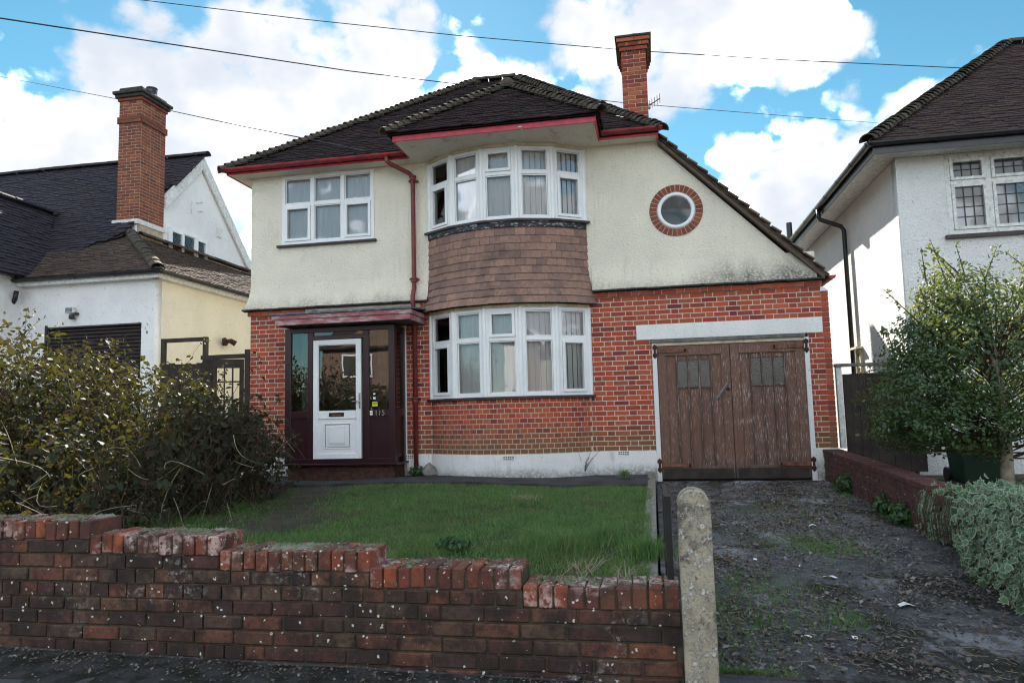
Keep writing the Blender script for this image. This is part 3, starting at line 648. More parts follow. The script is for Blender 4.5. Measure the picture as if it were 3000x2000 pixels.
# ---- bay windows
def bay(z0, z1, tr, nm, openers, lip):
    fm = MB(); ps = []; vs = [bow(-BA+2*BA*k/5, -.02) for k in range(6)]
    for k in range(5):
        a, b = vs[k], vs[k+1]; L = (b-a).length; ang = math.atan2(b.y-a.y, b.x-a.x)
        M = Matrix.Translation((a.x, a.y, 0)) @ Matrix.Rotation(ang, 4, 'Z')
        window(fm, ps, M, .022, L-.022, z0, z1, (0, 1), tr, openers.get(k, ()), .05)
    for k in range(6):
        p = vs[k]; n = Vector((p.x-BX, p.y-BY, 0)).normalized(); q = p+n*.012
        fm.tube([(q.x, q.y, z0), (q.x, q.y, z1)], .042, 10)
    for s in (0, 5): p = vs[s]; fm.box(p.x-.03 if s == 0 else p.x-.02, p.x+.02 if s == 0 else p.x+.03, -.03, .08, z0-.01, z1+.01)
    o = fm.build(nm, 'upvc_white', house, bevel=.0025); add_panes(ps, o)
    # moulded head and sill boards following the facets
    for name, m, za, zb, o0, o1 in (('sill', 'dark_sill', z0-.035, z0-.001, -.10, lip), ('head_trim', 'cream_trim', z1+.001, z1+.05, -.1, .035)):
        s = MB(); V = [bow(-BA+2*BA*k/5, -.02) for k in range(6)]; inn = [bow(-BA+2*BA*k/5, o0) for k in range(6)]; out = [bow(-BA+2*BA*k/5, o1) for k in range(6)]
        if name == 'sill': out[0].x -= .035; out[5].x += .04; out[0].y = min(out[0].y, -.03); out[5].y = min(out[5].y, -.03)
        s.loft([[tuple(p+Vector((0, 0, z))) for p in r_] for r_, z in ((inn, za), (out, za), (out, zb), (inn, zb))])
        s.build(name, m, o)
    return o
bay(1.305, 2.635, 2.165, 'bay_window', {0: {(0, 0)}, 4: {(0, 0)}, 2: {(0, 1)}}, .055)
ub = bay(3.985, 5.125, 4.715, 'bay_window', {0: {(0, 0)}, 4: {(0, 0)}, 2: {(0, 1)}}, .06)
MB().loft([[tuple(bow(-BA+2*BA*k/20, o)+Vector((0, 0, z))) for k in range(21)] for o, z in ((.0, 3.949), (.028, 3.945), (.03, 3.86), (-.05, 3.86))]).build('lead_flashing', 'flashing_paint', house)
apron = MB().loft([[tuple(bow(-BA+2*BA*k/20, o)+Vector((0, 0, z))) for k in range(21)] for o, z in ((-.1, 2.70), (.06, 2.70), (.02, 2.95), (-.02, 3.2), (-.02, 3.9), (-.1, 3.9))])
apron = apron.build('tile_hanging', 'soot_dark', house)
# tile hanging on the bay
rowsN, g = 10, .1165
hm = {}
for j in range(rowsN):
    zb = 2.685+j*g; fl = .125*max(0, 1-(zb-2.685)/.62)**1.8; off = .012+fl; Rr = BR+off
    span = 2*(BA+.012+fl*.14); n = 18 if j % 2 == 0 else 19; st = span/18
    slope = .125*1.8*max(0, 1-(zb-2.685)/.62)**.8/.62
    for i in range(n):
        t0 = -span/2+(i-(.5 if j % 2 else 0))*st; t1 = t0+st; t0 = max(t0, -span/2); t1 = min(t1, span/2)
        wd = (t1-t0)*Rr-.003
        if wd < .02: continue
        t = (t0+t1)/2; p = bow(t, off); k = round(wd, 2)
        if k not in hm: hm[k] = MB().box(-wd/2, wd/2, -.006, .006, 0, .165).mesh('tile', 'hung_tile')
        rot = Matrix.Rotation(t, 3, 'Z') @ Matrix.Rotation(-math.atan(slope)-R(5)+random.uniform(-.02, .02), 3, 'X') @ Matrix.Rotation(random.uniform(-.012, .012), 3, 'Y')
        piece('hung_tile', hm[k], apron, (p.x, p.y, zb+random.uniform(-.004, .004)), rot)
# ---- round window
ring = MB()
n = 40
ring.loft([[(CX+r_*math.cos(2*math.pi*k/n), y, CZ+r_*math.sin(2*math.pi*k/n)) for k in range(n)] for r_, y in ((.283, .06), (.283, -.004), (.27, -.02), (.235, -.02), (.225, -.005), (.222, .04), (.283, .06))], True)
rw = ring.build('round_window', 'upvc_white', house, smooth=True)
gl = MB(); gl.lathe((CX, .01, CZ), [(.228, 0), (.228, .01)], 40, 'Y'); gl.add([(CX+.228*math.cos(2*math.pi*k/40), .01, CZ+.228*math.sin(2*math.pi*k/40)) for k in range(40)], [tuple(range(40))]); gl.build('pane', 'window_glass', rw)
MB().loft([[(CX+r_*math.cos(2*math.pi*k/n), y, CZ+r_*math.sin(2*math.pi*k/n)) for k in range(n)] for r_, y in ((.40, .02), (.40, -.006), (.287, -.006), (.287, .04))], True).build('arch_mortar', 'mortar_cream', rw)
for k in range(32):
    a = 2*math.pi*(k+.5)/32; c0, c1 = .292, .396; hw0, hw1 = .024, .033
    m_ = Matrix.Translation((CX, -.012, CZ)) @ Matrix.Rotation(-a, 4, 'Y')
    if k == 0: wm = MB().add([(c0,0,-hw0),(c1,0,-hw1),(c1,0,hw1),(c0,0,hw0),(c0,.03,-hw0),(c1,.03,-hw1),(c1,.03,hw1),(c0,.03,hw0)], [(0,3,2,1),(4,5,6,7),(0,1,5,4),(1,2,6,5),(2,3,7,6),(3,0,4,7)]).mesh('arch_brick', 'arch_brick', bevel=.003)
    piece('arch_brick', wm, rw, (CX, -.012, CZ), (0, -a, 0))
MB().box(CX-.5, CX+.5, .5, .52, CZ-.5, CZ+.5).build('inner_blind_wall', 'inner_wall', house)

# ---- garage lintel, frame and doors
MB().box(-.206, 2.446, -.012, .1, GZ, 2.33).build('lintel', 'lintel_render', house, bevel=.004)
MB().box(GX0-.03, GX1-.05, -.045, .02, GZ-.052, GZ-.002).build('lintel_board', 'paint_grey_wood', house)
MB().box(GX0+.07, GX1-.07, -.012, .06, GZ-.10, GZ-.054).build('head_jamb', 'cream_trim', house)
for a, b in ((GX0+.001, GX0+.068), (GX1-.068, GX1-.001)): MB().box(a, b, -.02, .08, .0, GZ-.056).build('door_jamb', 'flaky_white_jamb', house, bevel=.004)
def leaf(x0, x1, flip):
    y0 = .012; zt, zb = 2.0, .035; m = MB()
    m.box(x0, x0+.115, y0-.012, y0+.03, zb, zt).box(x1-.115, x1, y0-.012, y0+.03, zb, zt).box(x0+.115, x1-.115, y0-.011, y0+.03, zt-.15, zt).box(x0+.115, x1-.115, y0-.011, y0+.03, zb, zb+.19)
    d = m.build('garage_door', 'garage_wood', house, bevel=.004)
    n = 5; W = (x1-x0-.23)/n; pz0, pz1 = 1.385, 1.775
    for i in range(n):
        a = x0+.115+i*W; b = a+W; mid = 0 < i < n-1
        if mid:
            MB().box(a+.012, b-.012, y0+.014, y0+.026, zb+.19, pz0-.02).build('plank', 'garage_wood', d)
            MB().box(a+.012, b-.012, y0+.014, y0+.026, pz1+.02, zt-.15).build('plank', 'garage_wood', d)
            MB().box(a+.012, b-.012, y0+.012, y0+.018, pz0, pz1).build('pane', 'obscure_glass', d)
            MB().box(a+.012, b-.012, y0-.006, y0+.022, pz0-.02, pz0).build('glazing_bar', 'worn_strip', d); MB().box(a+.012, b-.012, y0-.004, y0+.022, pz1, pz1+.02).build('glazing_bar', 'worn_strip', d)
        else: MB().box(a+.012, b-.012, y0+.014, y0+.026, zb+.19, zt-.15).build('plank', 'garage_wood', d)
    for i in range(n+1):
        a = x0+.115+i*W; MB().box(a-.0115, a+.0115, y0-.014, y0+.022, zb+.192, zt-.152).build('cover_strip', 'worn_strip' if i not in (0, n) else 'garage_wood', d, bevel=.003)
    MB().box(x0+.03, x1-.03, y0-.018, y0-.0125, zb, zb+.15).build('kick_board', 'dark_fence', d)
    hx = x0 if not flip else x1; s = 1 if not flip else -1
    for z, L in ((zt-.075, .42), (zb+.20, .42)):
        h = MB().box(hx, hx+s*L, y0-.028, y0-.0135, z-.026, z+.026); h.lathe((hx+s*L, y0-.028, z), [(0, 0), (.026, 0), (.026, .014)], 12, 'Y')
        h = h.build('strap_hinge', 'rust', d)
        p = MB().tube([(hx-s*.03, y0-.045, z-.06), (hx-s*.03, y0-.045, z+.06)], .017, 8)
        p.add([(hx-s*.03-.034, y0-.033, z+.03), (hx-s*.03+.034, y0-.033, z+.03), (hx-s*.03+.036, y0-.033, z+.07), (hx-s*.03, y0-.033, z+.105), (hx-s*.03-.036, y0-.033, z+.07)], [(0,1,2,3,4)])
        p.prism([(hx-s*.03-.03, y0-.036, z+.035), (hx-s*.03+.03, y0-.036, z+.035), (hx-s*.03+.034, y0-.036, z+.075), (hx-s*.03, y0-.036, z+.105), (hx-s*.03-.034, y0-.036, z+.075)], (0, .012, 0))
        p.prism([(hx-s*.03-.03, y0-.036, z-.035), (hx-s*.03+.03, y0-.036, z-.035), (hx-s*.03+.034, y0-.036, z-.075), (hx-s*.03, y0-.036, z-.115), (hx-s*.03-.034, y0-.036, z-.075)], (0, .012, 0))
        p.build('hinge_pintle', 'rust_dark', d)
    return d
GM = 1.135
dl = leaf(GX0+.072, GM-.004, False); dr = leaf(GM+.004, GX1-.072, True)
a_ = onY(1648, 915, -.03); b_ = onY(1671, 878, -.05)
MB().tube([(a_.x, .0, a_.z), (a_.x, -.05, a_.z), (a_.x+.01, -.055, a_.z+.02), (b_.x, -.055, b_.z)], [.018, .016, .015, .013], 8).build('door_handle', 'lead_grey', dl)
MB().lathe((GM-.05, -.02, 1.33), [(0, 0), (.022, 0), (.025, .02)], 12, 'Y').build('lock', 'rust_dark', dl)
MB().box(GX0+.07, GX1-.07, .09, .1, 0, 2.1).build('garage_backing', 'inner_dark', house)

# ---- porch
PX0, PX1, PY = -5.70, -3.875, -.50
pm = MB()
rail_frame(pm, PX0, PX1, .36, 2.47, .07, PY, PY+.07, .10)
for x in (-5.27, -4.345): pm.box(x-.045, x+.045, PY+.002, PY+.068, .43, 2.40)
pm.box(-5.225, -4.39, PY+.003, PY+.067, 2.28, 2.345).box(PX0+.1, -5.315, PY+.003, PY+.067, 1.06, 1.17).box(-4.30, PX1-.1, PY+.003, PY+.067, 1.06, 1.17)
pm.box(PX1-.07, PX1, PY+.071, -.38, .36, 2.47).box(PX1-.07, PX1, -.09, .004, .36, 2.47).box(PX1-.069, PX1-.001, -.38, -.09, 2.38, 2.469).box(PX1-.069, PX1-.001, -.38, -.09, 1.06, 1.17)
pm.box(PX0, PX0+.07, PY+.071, .004, .36, 2.47)
pm.box(-5.225, -4.39, PY+.003, PY+.067, .40, .425)
porch = pm.build('porch_frame', 'maroon_frame', house, bevel=.004)
for a, b in ((PX0+.1, -5.315), (-4.30, PX1-.1)):
    MB().box(a, b, PY+.03, PY+.05, .43, 1.06).build('panel', 'maroon_frame', porch); q = MB(); rail_frame(q, a, b, .43, 1.06, .03, PY+.018, PY+.05); q.build('panel_moulding', 'maroon_frame', porch)
    MB().box(a, b, PY+.03, PY+.036, 1.17, 2.40).build('pane', 'porch_glass', porch)
MB().box(-5.225, -4.39, PY+.03, PY+.036, 2.345, 2.40).build('pane', 'porch_glass', porch)
MB().box(PX1-.04, PX1-.034, -.38, -.09, 1.17, 2.38).build('pane', 'porch_glass', porch); MB().box(PX1-.05, PX1-.03, -.38, -.09, .43, 1.06).build('panel', 'maroon_frame', porch)
MB().box(PX1-.012, PX1+.02, -.012, .002, .36, 2.5).build('cover_strip', 'upvc_white', house)
MB().box(PX0-.02, PX1+.05, PY-.05, .0, .325, .358).build('porch_sill', 'maroon_frame', house, bevel=.006)
MB().box(PX0+.04, PX1-.03, PY+.03, .0, .02, .324).build('porch_base', 'rust_dark', house)
MB().box(PX0+.08, PX1-.08, PY+.08, .0, .33, .345).build('porch_floor', 'inner_wall', house)
# porch roof: two flaking boards and a felt top falling to the front
rf = MB().add([(-5.82,-.80,2.655),(-3.49,-.80,2.655),(-3.49,-.002,2.735),(-5.82,-.002,2.735),(-5.82,-.80,2.69),(-3.49,-.80,2.69),(-3.49,-.002,2.765),(-5.82,-.002,2.765)],
              [(0,3,2,1),(4,5,6,7),(0,1,5,4),(1,2,6,5),(2,3,7,6),(3,0,4,7)]).build('porch_roof', 'felt_roof', house, bevel=.006)
MB().box(-5.735, -3.53, -.765, -.74, 2.50, 2.585).box(-5.78, -3.51, -.78, -.742, 2.588, 2.652).box(-3.555, -3.53, -.7395, -.005, 2.50, 2.585).box(-3.55, -3.51, -.7415, -.005, 2.588, 2.652).build('porch_fascia', 'flaky_porch_board', rf, bevel=.004)
MB().box(-5.72, -3.56, -.738, -.005, 2.50, 2.52).build('porch_ceiling', 'paint_grey_wood', rf)
MB().box(-5.2, -5.12, -.6, -.52, 2.69, 2.74).build('felt_lap', 'felt_roof', rf)
# front door
DX0, DX1 = -5.212, -4.42
dm = MB(); rail_frame(dm, DX0, DX1, .427, 2.272, .075, PY-.012, PY+.05); rail_frame(dm, DX0+.075, DX1-.075, .502, 2.197, .012, PY-.004, PY+.045)
dm.box(DX0+.087, DX1-.087, PY-.008, PY+.045, 1.04, 1.165)
door = dm.build('front_door', 'upvc_white', house, bevel=.003)
MB().box(DX0+.085, DX1-.085, PY+.014, PY+.02, 1.165, 2.187).build('pane', 'porch_glass', door)
pn = MB().box(DX0+.087, DX1-.087, PY+.008, PY+.03, .514, 1.04)
for i, y in ((.085, -.004), (.105, .004), (.15, -.002), (.175, -.006)):
    rail_frame(pn, DX0+.087+i, DX1-.087-i, .514+i*.8, 1.04-i*.8, .012, PY+.004+y, PY+.012)
pn.box(DX0+.087+.19, DX1-.087-.19, PY-.002, PY+.012, .514+.155, 1.04-.155).build('door_panel', 'upvc_white', door, bevel=.002)
MB().box(-4.945, -4.70, PY-.018, PY-.008, 1.075, 1.135).build('letterbox', 'black_plastic', door); MB().box(-4.90, -4.745, PY-.022, PY-.018, 1.085, 1.105).build('letterbox_flap', 'rust', door)
hd = MB().box(-4.452, -4.425, PY-.024, PY-.012, 1.19, 1.43).tube([(-4.438, PY-.02, 1.30), (-4.438, PY-.055, 1.30), (-4.46, PY-.06, 1.302), (-4.55, PY-.058, 1.298)], .011, 8).build('door_handle', 'steel', door)
# number, bell and notices
fc = bpy.data.curves.new('n', 'FONT'); fc.body = '115'; fc.size = .115; fc.extrude = .003; fo = bpy.data.objects.new('n', fc); COL.objects.link(fo)
me = bpy.data.meshes.new_from_object(fo.evaluated_get(bpy.context.evaluated_depsgraph_get())); bpy.data.objects.remove(fo)
me.materials.clear(); me.materials.append(MAT['steel']); me.transform(Matrix.Translation((-4.205, PY-.004, 1.075)) @ Matrix.Rotation(R(90), 4, 'X')); link(bpy.data.objects.new('house_number', me), porch)
bl = MB().box(-4.275, -4.235, PY-.012, PY+.002, 1.085, 1.15).build('doorbell', 'white_paper', porch); MB().lathe((-4.255, PY-.02, 1.117), [(0, 0), (.009, 0), (.009, .01)], 10, 'Y').build('button', 'black_plastic', bl)
MB().box(-4.25, -4.165, PY+.024, PY+.028, 1.215, 1.285).build('notice', 'yellow_paper', porch); MB().box(-4.243, -4.172, PY+.0225, PY+.024, 1.262, 1.268).box(-4.243, -4.18, PY+.0225, PY+.024, 1.25, 1.254).build('notice_line', 'black_plastic', porch)
MB().box(-4.235, -4.195, PY+.024, PY+.028, 1.325, 1.36).build('notice', 'white_paper', porch); MB().box(-4.235, -4.20, PY+.024, PY+.028, 1.395, 1.42).build('notice', 'white_paper', porch)
# inner hall: pale side curtain and a further door
MB().box(HX0, HX1, .26, .28, .3, 2.4).build('inner_door', 'inner_wall', house)
c = MB(); rows = [[(PX1-.16-.02*(k % 2), -.40+.02*k, z) for k in range(16)] for z in (1.1, 2.38)]; c.loft(rows).build('net_curtain', 'blind_fabric', house)
c = MB(); rows = [[(-5.46+.012*k, PY+.10+.014*(k % 2), z) for k in range(13)] for z in (1.1, 2.38)]; c.loft(rows).build('net_curtain', 'blind_fabric', house)

# ---- eaves: soffits, fascias, gutters
FX0, FY, ZT, TP = -6.87, -.28, 5.22, .78
MB().box(-.654, .24, FY, -.003, ZE-.008, ZE+.012).build('soffit', 'soffit_render', house)
MB().box(FX0, -3.67, FY, -.003, ZE-.008, ZE+.012).box(FX0, XL-.003, -.0025, 6.8, ZE-.008, ZE+.012).build('soffit', 'soffit_render', house)
bs = MB().box(-3.667, -.657, -.985, -.0005, ZE-.009, ZE+.013).build('bay_soffit', 'soffit_render', house)
for px, py0, px1, py1 in ((1050, 320, 1062, 345), (1194, 290, 1204, 322)):
    a = onZ(px, py0, ZE-.012); b = onZ(px1, py1, ZE-.012); MB().prism([(a.x-.02, a.y, ZE-.012), (a.x+.02, a.y, ZE-.012), (b.x+.02, b.y, ZE-.012), (b.x-.02, b.y, ZE-.012)], (0, 0, -.012)).build('soffit_batten', 'soffit_render', bs)
MB().box(FX0, -3.69, FY-.022, FY, ZE-.02, ZE+.085).box(FX0-.022, FX0, FY-.022, 6.8, ZE-.02, ZE+.085).build('fascia', 'red_fascia', house)
MB().box(-.632, .245, FY-.022, FY, ZE-.02, ZE+.085).build('fascia', 'red_fascia', house)
MB().box(-3.69, -.633, -1.01, -.988, ZE-.012, ZE+.072).box(-3.69, -3.668, -.987, FY, ZE-.012, ZE+.072).box(-.656, -.634, -.987, FY, ZE-.03, ZE+.12).build('bay_fascia', 'red_fascia', house)
MB().box(.222, .245, FY+.0, -.11, ZE-.06, ZE+.06).build('fascia_end', 'red_fascia', house)
def gutter(a, b, y, z, m, parent, r=.058, axis='X', stop=True):
    g = MB(); N = 8; ss = [a, b]
    prof = [(math.cos(math.pi+math.pi*k/N)*r, math.sin(math.pi+math.pi*k/N)*r) for k in range(N+1)]+[(math.cos(2*math.pi-math.pi*k/N)*(r-.008), math.sin(2*math.pi-math.pi*k/N)*(r-.008)) for k in range(N+1)]
    P = (lambda s, q: (s, y+q[0], z+q[1])) if axis == 'X' else (lambda s, q: (y+q[0], s, z+q[1]))
    g.loft([[P(s, q) for q in prof] for s in ss], True)
    for s in ss: g.add([P(s, q) for q in prof[:N+1]], [tuple(range(N+1))])
    L = abs(b-a); n = max(1, int(L/.9)); o = g.build('gutter', m, parent)
    for i in range(n+1):
        s = a+(b-a)*(i+.06)/(n+.12); q = MB(); prof2 = [(p[0]*1.13, p[1]*1.13) for p in prof[:N+1]]+[(p[0]*1.01, p[1]*1.01) for p in prof[:N+1]][::-1]
        q.loft([[P(s-.02, x) for x in prof2], [P(s+.02, x) for x in prof2]], True); q.build('gutter_bracket', m, o)
    return o
gutter(-6.93, -3.74, FY-.085, ZE+.065, 'red_gutter', house); gutter(-.60, .31, FY-.085, ZE+.08, 'red_gutter', house)
# downpipe with its swan neck
dx = -3.69; o0 = onY(888, 368, FY-.085)
dp = MB().tube([(o0.x, FY-.085, ZE+.02), (o0.x, FY-.085, ZE-.06), (o0.x+.05, FY-.07, ZE-.10), (dx-.05, -.085, 4.985), (dx, -.075, 4.93), (dx, -.07, 4.0), (dx, -.072, 3.1), (dx, -.145, 2.95), (dx, -.15, 2.84), (dx, -.075, 2.72), (dx, -.07, .16)],
               .036, 10).build('downpipe', 'red_pipe', house, smooth=True)
for z, y in ((4.90, -.075), (3.22, -.07), (2.70, -.075), (1.30, -.07)): MB().lathe((dx, y, z-.04), [(.036, 0), (.048, .01), (.05, .05), (.058, .06), (.058, .08), (.036, .085)], 12).build('pipe_collar', 'red_pipe', dp)
for z in (4.86, 3.24, 1.33): MB().box(dx-.075, dx+.075, -.075, -.0, z-.012, z+.012).build('pipe_bracket', 'red_pipe', dp)

# ---- roof
roof = MB().prism([(-6.85, 6.7, 5.15), (2.4, 6.7, 2.85), (-2.51, 3.22, 7.86), (-3.37, 3.22, 7.86)], (0, .05, .02)).build('roof', 'roof_tile', house)
sl_ = math.hypot(1, TP); run = 3.55; AX = -6.92+run; ZA = ZT+run*TP; AX2 = 2.52-(ZA-2.96); XT = 2.52-(ZT-2.96)
tiles(roof, 'roof_tile', (-6.92, FY-.05, ZT), (1, 0, 0), (0, 1, TP), [(0, 0), (XT+6.92, 0), (AX2+6.92, run*sl_), (run, run*sl_)], 170)
tiles(roof, 'roof_tile', (-6.92, FY-.05+2*run, ZT), (0, -1, 0), (1, 0, TP), [(0, 0), (2*run, 0), (run, run*sl_)])
q2 = math.sqrt(2)
tiles(roof, 'verge_tile', (2.55, -.115, 2.93), (0, 1, 0), (-1, 0, 1), [(0, 0), (6.9, 0), (6.9, (2.52-XT)*q2), (3.34, (2.52-AX2)*q2), (0.0, (2.52-XT)*q2)], 0, rest='catslide_tiling')
bw = 1.575; bt = .80; bsl = math.hypot(1, bt); bx0, bx1, by = -3.755, -.595, -1.07
rid = 2*bw*0+((ZT+bw*bt)-ZT)/TP-.33-(by+bw)                     # length of the bay's ridge back to the main slope
tiles(roof, 'roof_tile', (bx0, by, ZT+.06), (1, 0, 0), (0, 1, bt), [(0, 0), (2*bw, 0), (bw, bw*bsl)], 130)
tiles(roof, 'roof_tile', (bx0, by+bw+rid, ZT+.06), (0, -1, 0), (1, 0, bt), [(bw+rid, 0), (rid, bw*bsl), (0, bw*bsl), (bw+rid-.75, 0)])
tiles(roof, 'roof_tile', (bx1+.01, by, ZT+.06), (0, 1, 0), (-1, 0, bt), [(0, 0), (bw, bw*bsl), (bw+rid, bw*bsl), (.75, 0)])
hip_tiles(roof, 'hip_tile', (-6.93, FY-.06, ZT+.02), (AX, FY-.05+run, ZA+.03)); hip_tiles(roof, 'hip_tile', (XT+.02, FY-.06, ZT+.02), (AX2, FY-.05+run, ZA+.03))
hip_tiles(roof, 'hip_tile', (AX-.05, FY-.05+run, ZA+.03), (AX2+.05, FY-.05+run, ZA+.03), .3, .12, 'ridge_tile', 0, .32)
hip_tiles(roof, 'hip_tile', (bx0-.01, by-.01, ZT+.075), (bx0+bw, by+bw, ZT+.085+bw*bt)); hip_tiles(roof, 'hip_tile', (bx1+.02, by-.01, ZT+.075), (bx1-bw+.01, by+bw, ZT+.085+bw*bt))
hip_tiles(roof, 'hip_tile', (bx0+bw, by+bw-.1, ZT+.08+bw*bt), (bx0+bw, by+bw+rid, ZT+.08+bw*bt), .3, .12, 'ridge_tile', 0, .32)
for c in ((AX, FY-.05+run, ZA+.06), (bx0+bw, by+bw-.06, ZT+.12+bw*bt)): MB().lathe(c, [(.0, .06), (.08, .05), (.12, .0), (.13, -.06), (.11, -.12)], 12).build('ridge_cap', 'hip_tile', roof, smooth=True)
# undercloak and bargeboard of the long slope, and the gutter end at its foot
MB().prism([(.235, -.105, 5.115), (.235, -.105, 5.175), (2.50, -.105, 2.93), (2.50, -.105, 2.865)], (0, .10, 0)).build('verge_board', 'verge_tile', roof)
gutter(-.10, 6.8, 2.60, 2.915, 'red_gutter', house, .055, 'Y')
# chimney
CX0, CX1, CY0, CY1 = -.297, .139, 1.5, 2.4
chim = MB().box(CX0+.006, CX1-.006, CY0+.006, CY1-.006, 4.6, 7.655).build('chimney', 'mortar_cream', house)
sp = []
for r_ in range(25):
    z = 5.555+r_*.075+.0375; row = [(-.297, -.0), (.0, 0)]
    xs = [CX0, CX0+.217, CX1] if r_ % 2 else [CX0, CX0+.102, CX0+.327, CX1]
    for a, b in zip(xs[:-1], xs[1:]): sp.append((Vector(((a+b)/2, CY0+.015, z)), (round(b-a-.01, 3), .03, .065), 0))
    ys = [CY0+.03, CY0+.16, CY0+.385, CY0+.61, CY1] if r_ % 2 else [CY0+.03, CY0+.27, CY0+.5, CY0+.72, CY1]
    for a, b in zip(ys[:-1], ys[1:]):
        for x in (CX0+.015, CX1-.015): sp.append((Vector((x, (a+b)/2, z)), (.03, round(b-a-.01, 3), .065), 0))
for k, of in enumerate((.03, .055, .08)):
    z = 7.43+k*.075+.0375; a, b = CX0-of, CX1+of
    MB().box(a+.004, b-.004, CY0-of+.004, CY1+of-.004, z-.037, z+.037).build('oversail_mortar', 'mortar_dark', chim)
    xs = [a, a+(b-a)*.52, b] if k != 1 else [a, a+.13, a+.2, b-.19, b-.12, b]
    for p, q in zip(xs[:-1], xs[1:]): sp.append((Vector(((p+q)/2, CY0-of+.015, z)), (round(q-p-.008, 3), .03, .066), 0))
    for x in (a+.015, b-.015):
        for p, q in ((CY0-of+.03, CY0+.42), (CY0+.42, CY1+of)): sp.append((Vector((x, (p+q)/2, z)), (.03, round(q-p-.008, 3), .066), 0))
lay(sp, chim, 'chimney_brick', 300)
MB().box(CX0-.10, CX1+.10, CY0-.10, CY1+.10, 7.657, 7.69).build('chimney_slab', 'soot_dark', chim)
MB().lathe((-.06, CY0+.45, 7.69), [(.14, 0), (.12, .03), (.115, .18), (.13, .19), (.13, .23), (.09, .23), (.09, .1)], 18).build('chimney_pot', 'clay_pot', chim, smooth=True)
a = onY(1490, 243, 2.2); b = onY(1516, 226, 2.05)
an = thing('television_aerial', 'small grey television aerial on the side of the house chimney', 'aerial', a)
MB().tube([a+(a-b)*.35, b], .011, 6).build('boom', 'aluminium', an); MB().box(CX1-.01, CX1+.05, 2.18, 2.24, a.z-.05, a.z+.03).build('bracket', 'aluminium', an)
for i in range(5):
    p = a+(b-a)*(i+.3)/4.4; MB().tube([p-Vector((0, 0, .09)), p+Vector((0, 0, .09))], .006, 5).build('element', 'aluminium', an)

# ---- blinds hang inside the windows
def blind(name, label, pts, z0, z1, tilt):
    t = thing(name, label, 'blind', (pts[0][0].x, pts[0][0].y, z0), 'vertical blinds in the windows')
    me = MB().loft([[(-.044, -.004, z), (-.02, .004, z), (.02, .004, z), (.044, -.004, z)] for z in (z0, z1)]).mesh('slat', 'blind_fabric', True)
    for p, ang in pts: piece('slat', me, t, (p.x, p.y, 0), (0, 0, ang+tilt+random.uniform(-.06, .06)))
    a, b = pts[0][0], pts[-1][0]; MB().tube([Vector((p.x, p.y, z1+.012)) for p, _ in pts], .014, 6).build('head_rail', 'upvc_white', t)
blind('vertical_blind', 'closed pale vertical blind filling the flat three-light upstairs window', [(Vector((W0[0]+.02+i*.08, .085, 0)), 0) for i in range(21)], W0[2]+.02, W0[3]-.05, .12)
ba = lambda n: [(bow(-BA*.97+2*BA*.97*i/(n-1), -.10), -BA*.97+2*BA*.97*i/(n-1)) for i in range(n)]
blind('vertical_blind', 'half open vertical blind in the upper bow window', ba(31), 4.0, 5.10, .30)
blind('vertical_blind', 'closed vertical blind in the lower bow window', ba(31), 1.32, 2.61, .25)

# ------------------------------------------------------------------ the neighbour on the left
YG = 1.25; xc = onY(356, 665, YG).x; GXP = -11.2; RY, RZ = 5.3, 7.88
lh = thing('neighbour_house', 'white gabled house with tall red chimney stack and roller shutter garage', 'house', (-12, 3, .25))
sh = (onY(110, 745, YG).x, onY(325, 742, YG).x, .2, onY(250, 745, YG).z)
gw = plate('garage_wall', 'white_render', lh, rect(-15.5, xc, .1, 3.92), [rect(*sh)], .2, front(YG+.1))
plate('garage_side', 'cream_neighbour_render', lh, rect(YG+.205, 9.5, .1, 3.92), [], .2, side(xc-.1))
gt = [(3.0, .1), (9.4, .1), (9.4, 3.8), (RY, RZ-.1), (3.0, RZ-.1-(RY-3.0))]
plate('gable_wall', 'white_render', lh, gt, [], .2, side(GXP-.1))
plate('house_wall', 'white_render', lh, rect(-26, GXP-.205, .1, 4.5), [], .2, front(2.2))
s2 = MB()
st = MB().box(sh[0]-.05, sh[0], YG-.02, YG+.05, sh[2], sh[3]+.04).box(sh[0], sh[1]+.0, YG-.03, YG+.1, sh[3]-.03, sh[3]+.0).build('shutter_housing', 'brown_shutter', lh)
me = MB().loft([[(sh[0], YG+.06, 0), (sh[0], YG+.035, .012), (sh[0], YG+.03, .045), (sh[0], YG+.055, .068)], [(sh[1], YG+.06, 0), (sh[1], YG+.035, .012), (sh[1], YG+.03, .045), (sh[1], YG+.055, .068)]]).mesh('shutter_slat', 'brown_shutter')
z = sh[3]-.1
while z > .2: piece('shutter_slat', me, st, (0, 0, z)); z -= .072
MB().box(sh[0], sh[1], YG+.075, YG+.09, .2, sh[3]).build('shutter_back', 'brown_shutter', lh)
# roofs
n45 = Vector((0, -1, 1)).normalized(); q2 = math.sqrt(2)
lroof = MB().prism([(-26, RY, RZ-.05), (GXP+.05, RY, RZ-.05), (GXP+.05, RY+4.2, RZ-4.25), (-26, RY+4.2, RZ-4.25)], (0, .03, .05)).build('roof', 'left_roof_tile', lh)
tiles(lroof, 'left_roof_tile', (-24, RY-4.3, RZ-4.3), (1, 0, 0), (0, 1, 1), [(0, 0), (9.3, 0), (12.76, 2.2), (12.76, 4.3*q2-1.6), (12.9, 4.3*q2-1.6), (12.9, 4.3*q2), (0, 4.3*q2)], rest='main_tiling')
hip_tiles(lroof, 'left_roof_tile', (-24, RY, RZ+.02), (GXP+.08, RY, RZ+.02), .42, .12, 'ridge_tile', 0, .44)
ze = 3.97; ex, ey = xc+.22, YG-.22; hx, hy, hz = GXP, 2.82, 5.20
tg = (hz-ze)/(hy-ey); sg = math.hypot(1, tg)
